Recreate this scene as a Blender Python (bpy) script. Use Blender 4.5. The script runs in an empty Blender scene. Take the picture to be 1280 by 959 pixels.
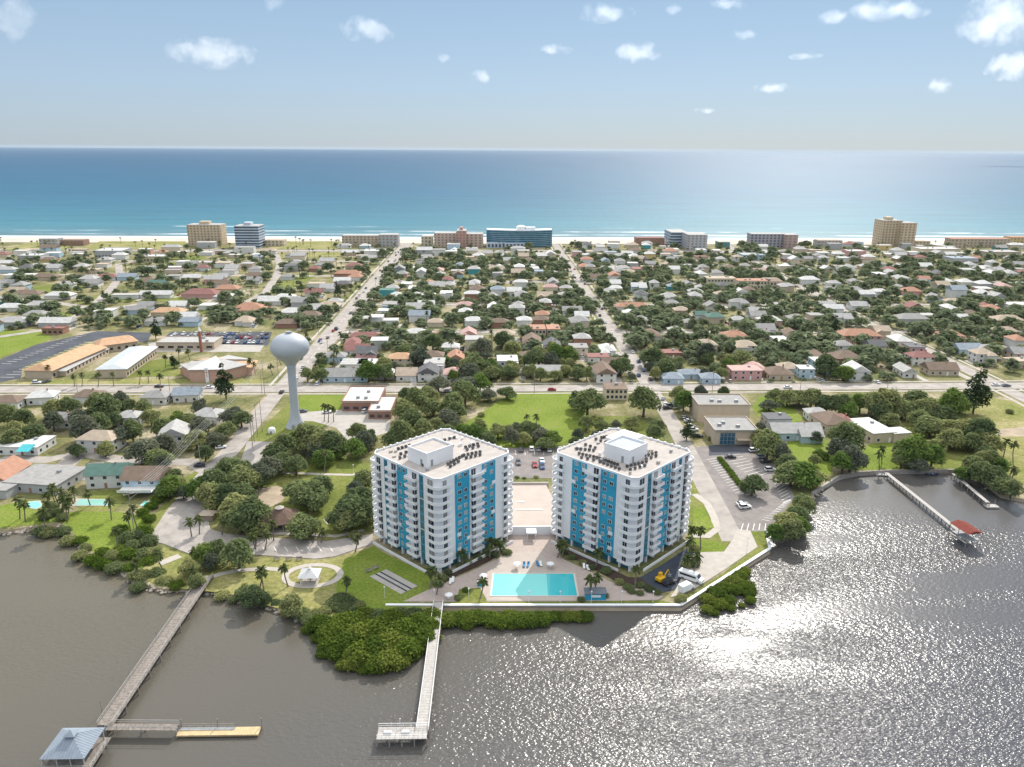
import bpy, math, random
import numpy as np
from mathutils import Vector, Matrix
R=math.radians
rnd=random.Random(7)
S=bpy.context.scene
COL=S.collection
# ------------------------------------------------------------------ camera
H=120.0; FPX=974.0; YAW=R(1.6); PITCH=math.atan(294/FPX); ROLL=R(0.36)
cd=bpy.data.cameras.new('camera'); cam=bpy.data.objects.new('camera',cd); COL.objects.link(cam)
cd.sensor_width=36.0; cd.lens=36.0*FPX/1280.0; cd.clip_start=1.0; cd.clip_end=90000.0
cam.matrix_world=Matrix.Translation((0,0,H))@Matrix.Rotation(-YAW,4,'Z')@Matrix.Rotation(math.pi/2-PITCH,4,'X')@Matrix.Rotation(ROLL,4,'Z')
S.camera=cam
# ------------------------------------------------------------------ light
SUN_AZ=R(21.5); SUN_EL=R(39.5)
W=bpy.data.worlds.new('World'); S.world=W; W.use_nodes=True
wn=W.node_tree.nodes; wl=W.node_tree.links
bg=wn['Background']; sky=wn.new('ShaderNodeTexSky'); sky.sky_type='NISHITA'; sky.sun_disc=False
sky.sun_elevation=SUN_EL; sky.sun_rotation=SUN_AZ; sky.altitude=100; sky.air_density=1.0; sky.dust_density=0.4; sky.ozone_density=1.6
HAZE=0.000016
# Nishita sky plus a cool gradient, made brighter overhead as added fill light
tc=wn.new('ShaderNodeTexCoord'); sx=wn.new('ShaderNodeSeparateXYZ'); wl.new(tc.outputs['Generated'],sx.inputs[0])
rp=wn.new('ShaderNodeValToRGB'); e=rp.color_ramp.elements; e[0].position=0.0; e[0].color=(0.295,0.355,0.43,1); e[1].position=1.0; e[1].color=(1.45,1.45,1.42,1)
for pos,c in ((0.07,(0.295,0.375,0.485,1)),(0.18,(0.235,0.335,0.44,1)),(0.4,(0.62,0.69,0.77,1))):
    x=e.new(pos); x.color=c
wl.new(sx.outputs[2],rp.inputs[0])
sc_=wn.new('ShaderNodeVectorMath'); sc_.operation='SCALE'; sc_.inputs['Scale'].default_value=0.015; tn=wn.new('ShaderNodeVectorMath'); tn.operation='MULTIPLY'; tn.inputs[1].default_value=(0.84,1.0,1.18); wl.new(sky.outputs[0],tn.inputs[0]); wl.new(tn.outputs[0],sc_.inputs[0])
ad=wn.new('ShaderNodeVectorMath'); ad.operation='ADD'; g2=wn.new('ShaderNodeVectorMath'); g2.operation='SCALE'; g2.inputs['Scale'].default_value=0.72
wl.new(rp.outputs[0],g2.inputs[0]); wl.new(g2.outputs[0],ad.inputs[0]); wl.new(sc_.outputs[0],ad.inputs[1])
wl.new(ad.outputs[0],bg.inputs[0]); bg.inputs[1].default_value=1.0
sl=bpy.data.lights.new('sun','SUN'); sl.energy=2.95; sl.angle=R(0.5); sl.color=(1.0,0.95,0.87)
so=bpy.data.objects.new('sun',sl); COL.objects.link(so)
sd=Vector((math.sin(SUN_AZ)*math.cos(SUN_EL),math.cos(SUN_AZ)*math.cos(SUN_EL),math.sin(SUN_EL)))
so.rotation_euler=sd.to_track_quat('Z','Y').to_euler(); so.location=(0,0,400)
vs=S.view_settings; vs.view_transform='Standard'; vs.look='None'; vs.exposure=0.66; vs.gamma=1.0; vs.use_curve_mapping=False
S.render.engine='CYCLES'; cy=S.cycles
cy.max_bounces=6; cy.diffuse_bounces=3; cy.glossy_bounces=2; cy.transmission_bounces=3; cy.transparent_max_bounces=6; cy.volume_bounces=4
cy.caustics_reflective=False; cy.caustics_refractive=False
cy.use_denoising=True
# ------------------------------------------------------------------ measuring: photo pixel (1280 x 959) -> ground point
def _ray(px,py):
    x=px-640.0; y=479.5-py
    xr=x*math.cos(ROLL)-y*math.sin(ROLL); yr=x*math.sin(ROLL)+y*math.cos(ROLL)
    dx,dy,dz=xr, FPX*math.cos(PITCH)+yr*math.sin(PITCH), -FPX*math.sin(PITCH)+yr*math.cos(PITCH)
    c,s=math.cos(YAW),math.sin(YAW)
    return dx*c+dy*s, -dx*s+dy*c, dz
def P(px,py,z=0.0):
    d=_ray(px,py); t=(z-H)/d[2]
    return d[0]*t, d[1]*t
def PZ(px,py,x,y):
    d=_ray(px,py); return H+d[2]*math.hypot(x,y)/math.hypot(d[0],d[1])
# ------------------------------------------------------------------ materials
MATS={}
def mat(name,col,rough=0.8,var=0.0,scale=0.3,col2=None,rand=0.0,metal=0.0,spec=0.3,detail=4):
    if name in MATS: return MATS[name]
    m=bpy.data.materials.new(name); m.use_nodes=True; nt=m.node_tree; N=nt.nodes; L=nt.links
    b=N['Principled BSDF']; b.inputs['Roughness'].default_value=rough; b.inputs['Metallic'].default_value=metal
    b.inputs['Specular IOR Level'].default_value=spec
    c=(*col,1)
    if var or col2 or rand:
        g=N.new('ShaderNodeNewGeometry'); n=N.new('ShaderNodeTexNoise'); n.inputs['Scale'].default_value=scale; n.inputs['Detail'].default_value=detail; n.inputs['Roughness'].default_value=0.6
        L.new(g.outputs['Position'],n.inputs['Vector'])
        mx=N.new('ShaderNodeMix'); mx.data_type='RGBA'
        cc=col2 or tuple(min(1,v*(1+var)) for v in col); c1=col if col2 else tuple(v*(1-var) for v in col)
        mx.inputs[6].default_value=(*c1,1); mx.inputs[7].default_value=(*cc,1)
        rp=N.new('ShaderNodeMapRange'); rp.inputs[1].default_value=0.32; rp.inputs[2].default_value=0.68
        L.new(n.outputs[0],rp.inputs[0]); L.new(rp.outputs[0],mx.inputs[0]); out=mx.outputs[2]
        if rand:
            oi=N.new('ShaderNodeObjectInfo'); hs=N.new('ShaderNodeHueSaturation'); mr=N.new('ShaderNodeMapRange')
            mr.inputs[3].default_value=1-rand; mr.inputs[4].default_value=1+rand
            L.new(oi.outputs['Random'],mr.inputs[0]); L.new(mr.outputs[0],hs.inputs['Value']); L.new(out,hs.inputs['Color']); out=hs.outputs[0]
        L.new(out,b.inputs['Base Color'])
    else: b.inputs['Base Color'].default_value=c
    MATS[name]=m; return m
def leaf(name,c1,c2,c3,trans=0.5,pscale=0.07):
    m=bpy.data.materials.new(name); m.use_nodes=True; nt=m.node_tree; N=nt.nodes; L=nt.links
    N.remove(N['Principled BSDF']); o=N['Material Output']
    oi=N.new('ShaderNodeObjectInfo'); g=N.new('ShaderNodeNewGeometry')
    n=N.new('ShaderNodeTexNoise'); n.inputs['Scale'].default_value=pscale; n.inputs['Detail'].default_value=1.5
    L.new(g.outputs['Position'],n.inputs['Vector'])
    add=N.new('ShaderNodeMath'); add.operation='ADD'; L.new(oi.outputs['Random'],add.inputs[0]); L.new(n.outputs[0],add.inputs[1])
    mr=N.new('ShaderNodeMapRange'); mr.inputs[1].default_value=0.35; mr.inputs[2].default_value=1.65; L.new(add.outputs[0],mr.inputs[0])
    cr=N.new('ShaderNodeValToRGB'); e=cr.color_ramp.elements; e[0].color=(*c1,1); e[1].color=(*c3,1); x=cr.color_ramp.elements.new(0.5); x.color=(*c2,1)
    L.new(mr.outputs[0],cr.inputs[0])
    hs=N.new('ShaderNodeHueSaturation'); m2=N.new('ShaderNodeMapRange'); m2.inputs[3].default_value=0.65; m2.inputs[4].default_value=1.35
    L.new(g.outputs['Random Per Island'],m2.inputs[0]); L.new(m2.outputs[0],hs.inputs['Value']); L.new(cr.outputs[0],hs.inputs['Color'])
    d=N.new('ShaderNodeBsdfDiffuse'); t=N.new('ShaderNodeBsdfTranslucent'); ms=N.new('ShaderNodeMixShader'); ms.inputs[0].default_value=trans
    L.new(hs.outputs[0],d.inputs[0]); L.new(hs.outputs[0],t.inputs[0]); L.new(d.outputs[0],ms.inputs[1]); L.new(t.outputs[0],ms.inputs[2]); L.new(ms.outputs[0],o.inputs[0])
    MATS[name]=m; return m
leaf_oak=leaf('oak_leaf',(0.115,0.155,0.075),(0.205,0.25,0.11),(0.38,0.38,0.165))
leaf_far=leaf('far_leaf',(0.15,0.19,0.115),(0.24,0.28,0.16),(0.37,0.375,0.21))
leaf_fresh=leaf('fresh_leaf',(0.11,0.18,0.05),(0.16,0.24,0.06),(0.22,0.28,0.08))
leaf_grey=leaf('grey_leaf',(0.11,0.135,0.095),(0.16,0.18,0.125),(0.24,0.25,0.17))
leaf_mangrove=leaf('mangrove_leaf',(0.075,0.12,0.022),(0.125,0.175,0.03),(0.20,0.23,0.05),0.4)
leaf_palm=leaf('palm_leaf',(0.08,0.105,0.04),(0.11,0.135,0.05),(0.15,0.165,0.075),0.35)
leaf_pine=leaf('pine_leaf',(0.03,0.055,0.024),(0.042,0.068,0.03),(0.055,0.08,0.036),0.25)
leaf_bright=leaf('hedge_leaf',(0.085,0.14,0.02),(0.11,0.17,0.028),(0.14,0.19,0.035),0.35)
bark=mat('bark',(0.11,0.085,0.065),0.95,0.35,2.0)
palm_bark=mat('palm_bark',(0.20,0.17,0.14),0.95,0.25,3.0)
white=mat('white_paint',(0.80,0.80,0.80),0.6,0.05,0.4)
def stucco():
    m=mat('tower_stucco',(0.80,0.80,0.81),0.75,0.04,0.25); return m
tower_white=stucco()
tower_blue=mat('tower_blue_paint',(0.032,0.32,0.49),0.55,0.10,0.3)
tower_teal=mat('tower_teal_glass',(0.03,0.16,0.22),0.15,0.35,0.6,spec=0.6)
glass=mat('dark_glass',(0.03,0.04,0.055),0.12,0.3,0.5,rand=0.5,spec=0.6)
curtain=mat('drawn_curtain',(0.30,0.29,0.27),0.4,0.15,1.0,spec=0.5)
glass_blue=mat('blue_glass',(0.03,0.13,0.20),0.12,0.3,0.2,spec=0.7)
concrete=mat('concrete',(0.40,0.37,0.335),0.9,0.12,0.25)
roadm=mat('bleached_asphalt',(0.35,0.315,0.285),0.92,0.2,0.16,detail=8)
lotm=mat('park_lot_asphalt',(0.34,0.31,0.285),0.92,0.22,0.2,detail=8)
lot2=mat('grey_asphalt',(0.225,0.20,0.19),0.92,0.18,0.25,detail=8)
dark_asphalt=mat('dark_asphalt',(0.07,0.075,0.09),0.9,0.2,0.1)
black_asphalt=mat('near_black_asphalt',(0.045,0.055,0.075),0.85,0.2,0.3)  # near-black bluish asphalt tone, darker than the other lots
walk=mat('sidewalk',(0.44,0.40,0.355),0.9,0.1,0.5)
paint=mat('road_paint',(0.75,0.74,0.70),0.7)
sand=mat('beach_sand',(0.50,0.45,0.39),0.95,0.1,0.05)
dirt=mat('bare_dirt',(0.36,0.29,0.21),0.95,0.2,0.2)
paver=mat('pink_paver',(0.44,0.36,0.32),0.85,0.08,0.8)
deck_tan=mat('cream_deck',(0.45,0.385,0.34),0.85,0.06,0.25)
roof_grey=mat('gravel_roof',(0.43,0.39,0.36),0.95,0.10,0.4)
wood=mat('weathered_wood',(0.30,0.265,0.235),0.9,0.25,1.2)
new_wood=mat('new_wood',(0.55,0.42,0.24),0.85,0.12,1.0)
metal_roof=mat('metal_roof',(0.25,0.29,0.34),0.8,0.08,0.8,spec=0.1)
dark=mat('dark_void',(0.03,0.03,0.035),0.8)
grey_metal=mat('grey_metal',(0.30,0.31,0.32),0.5,0.1,1.0)
rubber=mat('tyre_rubber',(0.02,0.02,0.02),0.8)
def grassmat(name,a,b,c,s1,s2):
    m=bpy.data.materials.new(name); m.use_nodes=True; nt=m.node_tree; N=nt.nodes; L=nt.links; p=N['Principled BSDF']
    p.inputs['Roughness'].default_value=0.95; p.inputs['Specular IOR Level'].default_value=0.1
    g=N.new('ShaderNodeNewGeometry')
    n1=N.new('ShaderNodeTexNoise'); n1.inputs['Scale'].default_value=s1; n1.inputs['Detail'].default_value=5; n1.inputs['Roughness'].default_value=0.62
    n2=N.new('ShaderNodeTexNoise'); n2.inputs['Scale'].default_value=s2; n2.inputs['Detail'].default_value=3
    for n in (n1,n2): L.new(g.outputs['Position'],n.inputs['Vector'])
    cr=N.new('ShaderNodeValToRGB'); e=cr.color_ramp.elements; e[0].position=0.33; e[1].position=0.68; e[0].color=(*a,1); e[1].color=(*c,1); x=e.new(0.5); x.color=(*b,1)
    L.new(n1.outputs[0],cr.inputs[0]); hs=N.new('ShaderNodeHueSaturation'); mr=N.new('ShaderNodeMapRange'); mr.inputs[1].default_value=0.3; mr.inputs[2].default_value=0.7; mr.inputs[3].default_value=0.75; mr.inputs[4].default_value=1.25
    L.new(n2.outputs[0],mr.inputs[0]); L.new(mr.outputs[0],hs.inputs['Value']); L.new(cr.outputs[0],hs.inputs['Color']); L.new(hs.outputs[0],p.inputs['Base Color'])
    MATS[name]=m; return m
ground_m=grassmat('yard_ground',(0.11,0.13,0.045),(0.20,0.185,0.085),(0.40,0.34,0.25),0.045,0.6)
lawn_m=grassmat('lawn_grass',(0.125,0.155,0.035),(0.16,0.18,0.045),(0.22,0.22,0.075),0.05,0.9)
lawn_bright=grassmat('bright_lawn',(0.135,0.19,0.028),(0.165,0.215,0.035),(0.19,0.225,0.05),0.08,1.1)
dry_m=grassmat('dry_grass',(0.17,0.19,0.05),(0.24,0.23,0.085),(0.34,0.30,0.15),0.05,0.8)
def water_mat(name):
    m=bpy.data.materials.new(name); m.use_nodes=True; nt=m.node_tree; N=nt.nodes; L=nt.links; p=N['Principled BSDF']
    p.inputs['IOR'].default_value=1.33; return m,N,L,p
def math_node(N,op,a=None,b=None):
    n=N.new('ShaderNodeMath'); n.operation=op
    if a is not None: n.inputs[0].default_value=a
    if b is not None: n.inputs[1].default_value=b
    return n
# river: brown water, wind ripples with calm lanes
river_m,N,L,p=water_mat('river_water')
g=N.new('ShaderNodeNewGeometry')
n0=N.new('ShaderNodeTexNoise'); n0.inputs['Scale'].default_value=0.012; n0.inputs['Detail'].default_value=3; L.new(g.outputs['Position'],n0.inputs['Vector'])
mx=N.new('ShaderNodeMix'); mx.data_type='RGBA'; mx.inputs[6].default_value=(0.110,0.097,0.070,1); mx.inputs[7].default_value=(0.135,0.119,0.088,1)
L.new(n0.outputs[0],mx.inputs[0]); L.new(mx.outputs[2],p.inputs['Base Color']); p.inputs['Roughness'].default_value=0.23
mp=N.new('ShaderNodeMapping'); mp.inputs['Rotation'].default_value=(0,0,R(-28)); mp.inputs['Scale'].default_value=(0.75,1.15,1)
L.new(g.outputs['Position'],mp.inputs['Vector'])
n1=N.new('ShaderNodeTexNoise'); n1.inputs['Scale'].default_value=1.22; n1.inputs['Detail'].default_value=1.5; n1.inputs['Roughness'].default_value=0.55; L.new(mp.outputs[0],n1.inputs['Vector'])
mp3=N.new('ShaderNodeMapping'); mp3.inputs['Rotation'].default_value=(0,0,R(25)); mp3.inputs['Scale'].default_value=(0.012,0.045,1); mp3.inputs['Location'].default_value=(3.1,0.4,0); L.new(g.outputs['Position'],mp3.inputs['Vector'])
n3=N.new('ShaderNodeTexNoise'); n3.inputs['Scale'].default_value=1.0; n3.inputs['Detail'].default_value=3; L.new(mp3.outputs[0],n3.inputs['Vector'])
lane=N.new('ShaderNodeMapRange'); lane.inputs[1].default_value=0.38; lane.inputs[2].default_value=0.54; lane.inputs[3].default_value=0.22; lane.inputs[4].default_value=1.0; L.new(n3.outputs[0],lane.inputs[0])
bp=N.new('ShaderNodeBump'); bp.inputs['Distance'].default_value=0.54
sxr=N.new('ShaderNodeSeparateXYZ'); L.new(g.outputs['Position'],sxr.inputs[0])
gx=N.new('ShaderNodeMapRange'); gx.inputs[1].default_value=-60.0; gx.inputs[2].default_value=60.0; gx.inputs[3].default_value=0.45; gx.inputs[4].default_value=1.0; L.new(sxr.outputs[0],gx.inputs[0])
lm_=math_node(N,'MULTIPLY'); L.new(gx.outputs[0],lm_.inputs[0]); L.new(lane.outputs[0],lm_.inputs[1]); cove=N.new('ShaderNodeMapRange'); cove.inputs[1].default_value=212.0; cove.inputs[2].default_value=246.0; cove.inputs[3].default_value=1.0; cove.inputs[4].default_value=0.22; L.new(sxr.outputs[1],cove.inputs[0]); lc_=math_node(N,'MULTIPLY'); L.new(lm_.outputs[0],lc_.inputs[0]); L.new(cove.outputs[0],lc_.inputs[1]); L.new(lc_.outputs[0],bp.inputs['Strength'])
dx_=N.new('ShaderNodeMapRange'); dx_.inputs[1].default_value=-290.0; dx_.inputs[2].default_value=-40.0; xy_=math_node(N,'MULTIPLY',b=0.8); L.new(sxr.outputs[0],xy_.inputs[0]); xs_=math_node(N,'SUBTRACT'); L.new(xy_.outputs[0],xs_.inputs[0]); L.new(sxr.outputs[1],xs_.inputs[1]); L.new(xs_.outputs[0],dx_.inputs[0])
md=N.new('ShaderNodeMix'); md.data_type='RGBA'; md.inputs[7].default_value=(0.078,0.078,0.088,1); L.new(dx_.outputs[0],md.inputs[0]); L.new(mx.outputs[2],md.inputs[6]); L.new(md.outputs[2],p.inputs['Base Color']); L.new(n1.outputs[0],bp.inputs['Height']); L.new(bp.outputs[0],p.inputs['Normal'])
# sea: shallow green-blue to deep blue, breaking surf near the beach
sea_m,N,L,p=water_mat('sea_water')
g=N.new('ShaderNodeNewGeometry'); sp=N.new('ShaderNodeSeparateXYZ'); L.new(g.outputs['Position'],sp.inputs[0])
lg=math_node(N,'LOGARITHM',b=10.0); sb=math_node(N,'SUBTRACT',b=1000.0); L.new(sp.outputs[1],sb.inputs[0]); L.new(sb.outputs[0],lg.inputs[0])
mr=N.new('ShaderNodeMapRange'); mr.inputs[1].default_value=2.0; mr.inputs[2].default_value=4.2; L.new(lg.outputs[0],mr.inputs[0])
cr=N.new('ShaderNodeValToRGB'); e=cr.color_ramp.elements; e[0].color=(0.105,0.19,0.22,1); e[1].color=(0.007,0.062,0.135,1)
for pos,c in ((0.22,(0.045,0.165,0.22,1)),(0.5,(0.016,0.10,0.175,1)),(0.8,(0.008,0.07,0.145,1))):
    x=e.new(pos); x.color=c
L.new(mr.outputs[0],cr.inputs[0])
mp=N.new('ShaderNodeMapping'); mp.inputs['Scale'].default_value=(0.004,0.03,1); L.new(g.outputs['Position'],mp.inputs['Vector'])
n1=N.new('ShaderNodeTexNoise'); n1.inputs['Scale'].default_value=1.0; n1.inputs['Detail'].default_value=5; n1.inputs['Roughness'].default_value=0.6; L.new(mp.outputs[0],n1.inputs['Vector'])
hs=N.new('ShaderNodeHueSaturation'); mv=N.new('ShaderNodeMapRange'); mv.inputs[1].default_value=0.3; mv.inputs[2].default_value=0.7; mv.inputs[3].default_value=0.86; mv.inputs[4].default_value=1.14
L.new(n1.outputs[0],mv.inputs[0]); L.new(mv.outputs[0],hs.inputs['Value']); L.new(cr.outputs[0],hs.inputs['Color'])
# foam bands: three rows of breakers parallel to the shore, broken along their length
mpf=N.new('ShaderNodeMapping'); mpf.inputs['Scale'].default_value=(0.006,0.05,1); L.new(g.outputs['Position'],mpf.inputs['Vector'])
nf=N.new('ShaderNodeTexNoise'); nf.inputs['Scale'].default_value=1.0; nf.inputs['Detail'].default_value=6; nf.inputs['Roughness'].default_value=0.65; L.new(mpf.outputs[0],nf.inputs['Vector'])
foam=None
for y0,w0,th in ((1108,16,0.36),(1150,9,0.47),(1196,8,0.52),(1262,7,0.58)):
    d=math_node(N,'SUBTRACT',b=float(y0)); L.new(sp.outputs[1],d.inputs[0]); a=math_node(N,'ABSOLUTE'); L.new(d.outputs[0],a.inputs[0])
    m1=N.new('ShaderNodeMapRange'); m1.inputs[1].default_value=w0; m1.inputs[2].default_value=w0*0.3; L.new(a.outputs[0],m1.inputs[0])
    m2=N.new('ShaderNodeMapRange'); m2.inputs[1].default_value=th; m2.inputs[2].default_value=th+0.06; L.new(nf.outputs[0],m2.inputs[0])
    mu=math_node(N,'MULTIPLY'); L.new(m1.outputs[0],mu.inputs[0]); L.new(m2.outputs[0],mu.inputs[1])
    if foam is None: foam=mu
    else:
        mm=math_node(N,'MAXIMUM'); L.new(foam.outputs[0],mm.inputs[0]); L.new(mu.outputs[0],mm.inputs[1]); foam=mm
fm=N.new('ShaderNodeMix'); fm.data_type='RGBA'; fm.inputs[7].default_value=(0.8,0.82,0.82,1); L.new(foam.outputs[0],fm.inputs[0]); L.new(hs.outputs[0],fm.inputs[6]); L.new(fm.outputs[2],p.inputs['Base Color'])
p.inputs['Roughness'].default_value=0.55; p.inputs['Specular IOR Level'].default_value=0.2
mpb=N.new('ShaderNodeMapping'); mpb.inputs['Scale'].default_value=(0.08,0.2,1); L.new(g.outputs['Position'],mpb.inputs['Vector'])
nb=N.new('ShaderNodeTexNoise'); nb.inputs['Scale'].default_value=1.0; nb.inputs['Detail'].default_value=3; L.new(mpb.outputs[0],nb.inputs['Vector'])
bp=N.new('ShaderNodeBump'); bp.inputs['Distance'].default_value=1.6; bp.inputs['Strength'].default_value=0.8; L.new(nb.outputs[0],bp.inputs['Height']); L.new(bp.outputs[0],p.inputs['Normal'])
pool_m,N,L,p=water_mat('pool_water'); p.inputs['Base Color'].default_value=(0.22,0.66,0.62,1); p.inputs['Roughness'].default_value=0.23
# ------------------------------------------------------------------ mesh helpers
class MB:
    def __init__(s): s.v=[]; s.f=[]; s.m=[]
    def add(s,vs,fs,mi=0):
        o=len(s.v); s.v+= [tuple(v) for v in vs]; s.f+=[[i+o for i in f] for f in fs]; s.m+=[mi]*len(fs); return s
    def box(s,x0,x1,y0,y1,z0,z1,mi=0,fn=None):
        v=[(x0,y0,z0),(x1,y0,z0),(x1,y1,z0),(x0,y1,z0),(x0,y0,z1),(x1,y0,z1),(x1,y1,z1),(x0,y1,z1)]
        if fn: v=[fn(*q) for q in v]
        return s.add(v,[(3,2,1,0),(4,5,6,7),(0,1,5,4),(1,2,6,5),(2,3,7,6),(3,0,4,7)],mi)
    def prism(s,poly,z0,z1,mi=0,bottom=True):
        n=len(poly); v=[(x,y,z0) for x,y in poly]+[(x,y,z1) for x,y in poly]
        f=[tuple(range(n,2*n))]+[(i,(i+1)%n,n+(i+1)%n,n+i) for i in range(n)]
        if bottom: f.append(tuple(range(n-1,-1,-1)))
        return s.add(v,f,mi)
    def poly(s,pts,mi=0): return s.add(pts,[tuple(range(len(pts)))],mi)
    def tube(s,a,b,r0,r1,n=6,mi=0,cap=True):
        a=Vector(a); b=Vector(b); d=(b-a).normalized(); u=d.orthogonal().normalized(); w=d.cross(u)
        v=[]
        for c,r in ((a,r0),(b,r1)):
            for i in range(n):
                t=2*math.pi*i/n; v.append(c+u*(math.cos(t)*r)+w*(math.sin(t)*r))
        f=[(i,(i+1)%n,n+(i+1)%n,n+i) for i in range(n)]
        if cap: f+= [tuple(range(n-1,-1,-1)),tuple(range(n,2*n))]
        return s.add(v,f,mi)
    def lathe(s,prof,n=24,mi=0,cx=0,cy=0):
        v=[];f=[]
        for r,z in prof:
            for i in range(n):
                t=2*math.pi*i/n; v.append((cx+r*math.cos(t),cy+r*math.sin(t),z))
        for k in range(len(prof)-1):
            for i in range(n): f.append((k*n+i,k*n+(i+1)%n,(k+1)*n+(i+1)%n,(k+1)*n+i))
        f.append(tuple(range((len(prof)-1)*n,len(prof)*n)))
        return s.add(v,f,mi)
    def mesh(s,name,mats,smooth=False):
        me=bpy.data.meshes.new(name); me.from_pydata(s.v,[],s.f)
        for m in (mats if isinstance(mats,(list,tuple)) else [mats]): me.materials.append(m)
        if any(s.m): me.polygons.foreach_set('material_index',s.m)
        if smooth: me.polygons.foreach_set('use_smooth',[True]*len(s.f))
        me.update(); return me
    def obj(s,name,mats,parent=None,loc=(0,0,0),rz=0,smooth=False):
        return link(name,s.mesh(name,mats,smooth),parent,loc,rz)
def link(name,me,parent=None,loc=(0,0,0),rz=0,sc=None):
    o=bpy.data.objects.new(name,me); COL.objects.link(o); o.location=loc; o.rotation_euler=(0,0,rz)
    if sc is not None: o.scale=(sc,sc,sc) if not isinstance(sc,tuple) else sc
    if parent: o.parent=parent
    return o
def tag(o,label,cat,group=None,kind=None):
    o['label']=label; o['category']=cat
    if group: o['group']=group
    if kind: o['kind']=kind
    return o
def thing(name,label,cat,loc=(0,0,0),rz=0,group=None,sc=None):
    return tag(link(name,None,None,loc,rz,sc),label,cat,group)
def dup(root,loc,rz=0,label=None,group=None,sc=None):
    r=root.copy(); COL.objects.link(r); r.location=loc; r.rotation_euler=(0,0,rz)
    if sc is not None: r.scale=(sc,sc,sc) if not isinstance(sc,tuple) else sc
    if label: r['label']=label
    if group: r['group']=group
    for ch in root.children:
        c=ch.copy(); COL.objects.link(c); c.parent=r
        for gch in ch.children:
            d=gch.copy(); COL.objects.link(d); d.parent=c
    return r
def struct(o,kind='structure'): o['kind']=kind; return o
def rect(cx,cy,hw,hd,rz):
    c,s_=math.cos(rz),math.sin(rz)
    return [(cx+x*c-y*s_,cy+x*s_+y*c) for x,y in ((-hw,-hd),(hw,-hd),(hw,hd),(-hw,hd))]
def np_mesh(name,V,F,mats):            # V (n,3), F (m,k) equal-sided faces
    me=bpy.data.meshes.new(name); n=len(V); m,k=F.shape
    me.vertices.add(n); me.vertices.foreach_set('co',np.ascontiguousarray(V,dtype=np.float32).ravel())
    me.loops.add(m*k); me.loops.foreach_set('vertex_index',np.ascontiguousarray(F,dtype=np.int32).ravel())
    me.polygons.add(m); me.polygons.foreach_set('loop_start',np.arange(0,m*k,k,dtype=np.int32))
    me.materials.append(mats); me.update(calc_edges=True); me.validate(); return me
OCC=[]   # (x, y, radius) taken ground
def taken(x,y,r):
    return any((x-a)**2+(y-b)**2<(r+c)**2 for a,b,c in OCC)
# ------------------------------------------------------------------ ground, water, roads
bank=[(-260,655),(0,664),(40,658),(78,655),(92,670),(112,690),(150,704),(166,724),(200,735),(250,733),(285,742),(330,752),(372,768),(420,776),(470,772),(530,766),(545,758)]
bank_r=[(852,757),(962,687),(957,664),(985,652),(1008,628),(1020,612),(1048,594),(1075,590),(1105,588),(1200,587),(1226,600),(1250,618),(1280,624),(1420,640)]
front=[P(*q) for q in bank]+[P(545,757.5),P(850,757.5)]+[P(*q) for q in bank_r]
land=[(-2500,front[0][1]+60)]+front+[(2500,front[-1][1]+60),(2500,1062),(-2500,1062)]
mb=MB(); n=len(land)
mb.poly([(x,y,0) for x,y in land])
for i in range(n-3):
    a,b=land[i],land[i+1]; mb.add([(a[0],a[1],0),(b[0],b[1],0),(b[0],b[1]-1.2,-2.4),(a[0],a[1]-1.2,-2.4)],[(0,1,2,3)],1)
struct(mb.obj('ground',[ground_m,dirt]))
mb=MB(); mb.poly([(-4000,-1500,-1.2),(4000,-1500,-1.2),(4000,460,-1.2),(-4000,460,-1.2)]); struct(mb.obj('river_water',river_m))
mb=MB(); mb.poly([(-45000,1085,-0.9),(45000,1085,-0.9),(45000,46000,-0.9),(-45000,46000,-0.9)]); struct(mb.obj('sea_water',sea_m))
mb=MB(); mb.add([(-2500,1030,0.25),(2500,1030,0.25),(2500,1062,0.1),(-2500,1062,0.1),(2500,1112,-1.4),(-2500,1112,-1.4)],[(0,1,2,3),(3,2,4,5)]); struct(mb.obj('beach_sand',sand))
def sheet(name,pts,z,m,px=True):
    q=[P(*a) for a in pts] if px else pts
    mb=MB(); mb.poly([(x,y,z) for x,y in q]); return struct(mb.obj(name,m))
def strip_geo(mb,pts,w,z,mi=0):
    L_=[];R_=[]
    for i,p in enumerate(pts):
        a=Vector(pts[max(i-1,0)][:2]); b=Vector(pts[min(i+1,len(pts)-1)][:2]); d=(b-a).normalized(); nn=Vector((-d.y,d.x))*(w/2)
        L_.append((p[0]+nn.x,p[1]+nn.y,z)); R_.append((p[0]-nn.x,p[1]-nn.y,z))
    for i in range(len(pts)-1): mb.add([R_[i],R_[i+1],L_[i+1],L_[i]],[(0,1,2,3)],mi)
def strip(name,pts,w,z,m,px=False):
    q=[P(*a) for a in pts] if px else pts
    mb=MB(); strip_geo(mb,q,w,z); return struct(mb.obj(name,m)),q
def offset(pts,d):
    out=[]
    for i,p in enumerate(pts):
        a=Vector(pts[max(i-1,0)]); b=Vector(pts[min(i+1,len(pts)-1)]); t=(b-a).normalized(); out.append((p[0]-t.y*d,p[1]+t.x*d))
    return out
ROADS=[]
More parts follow.
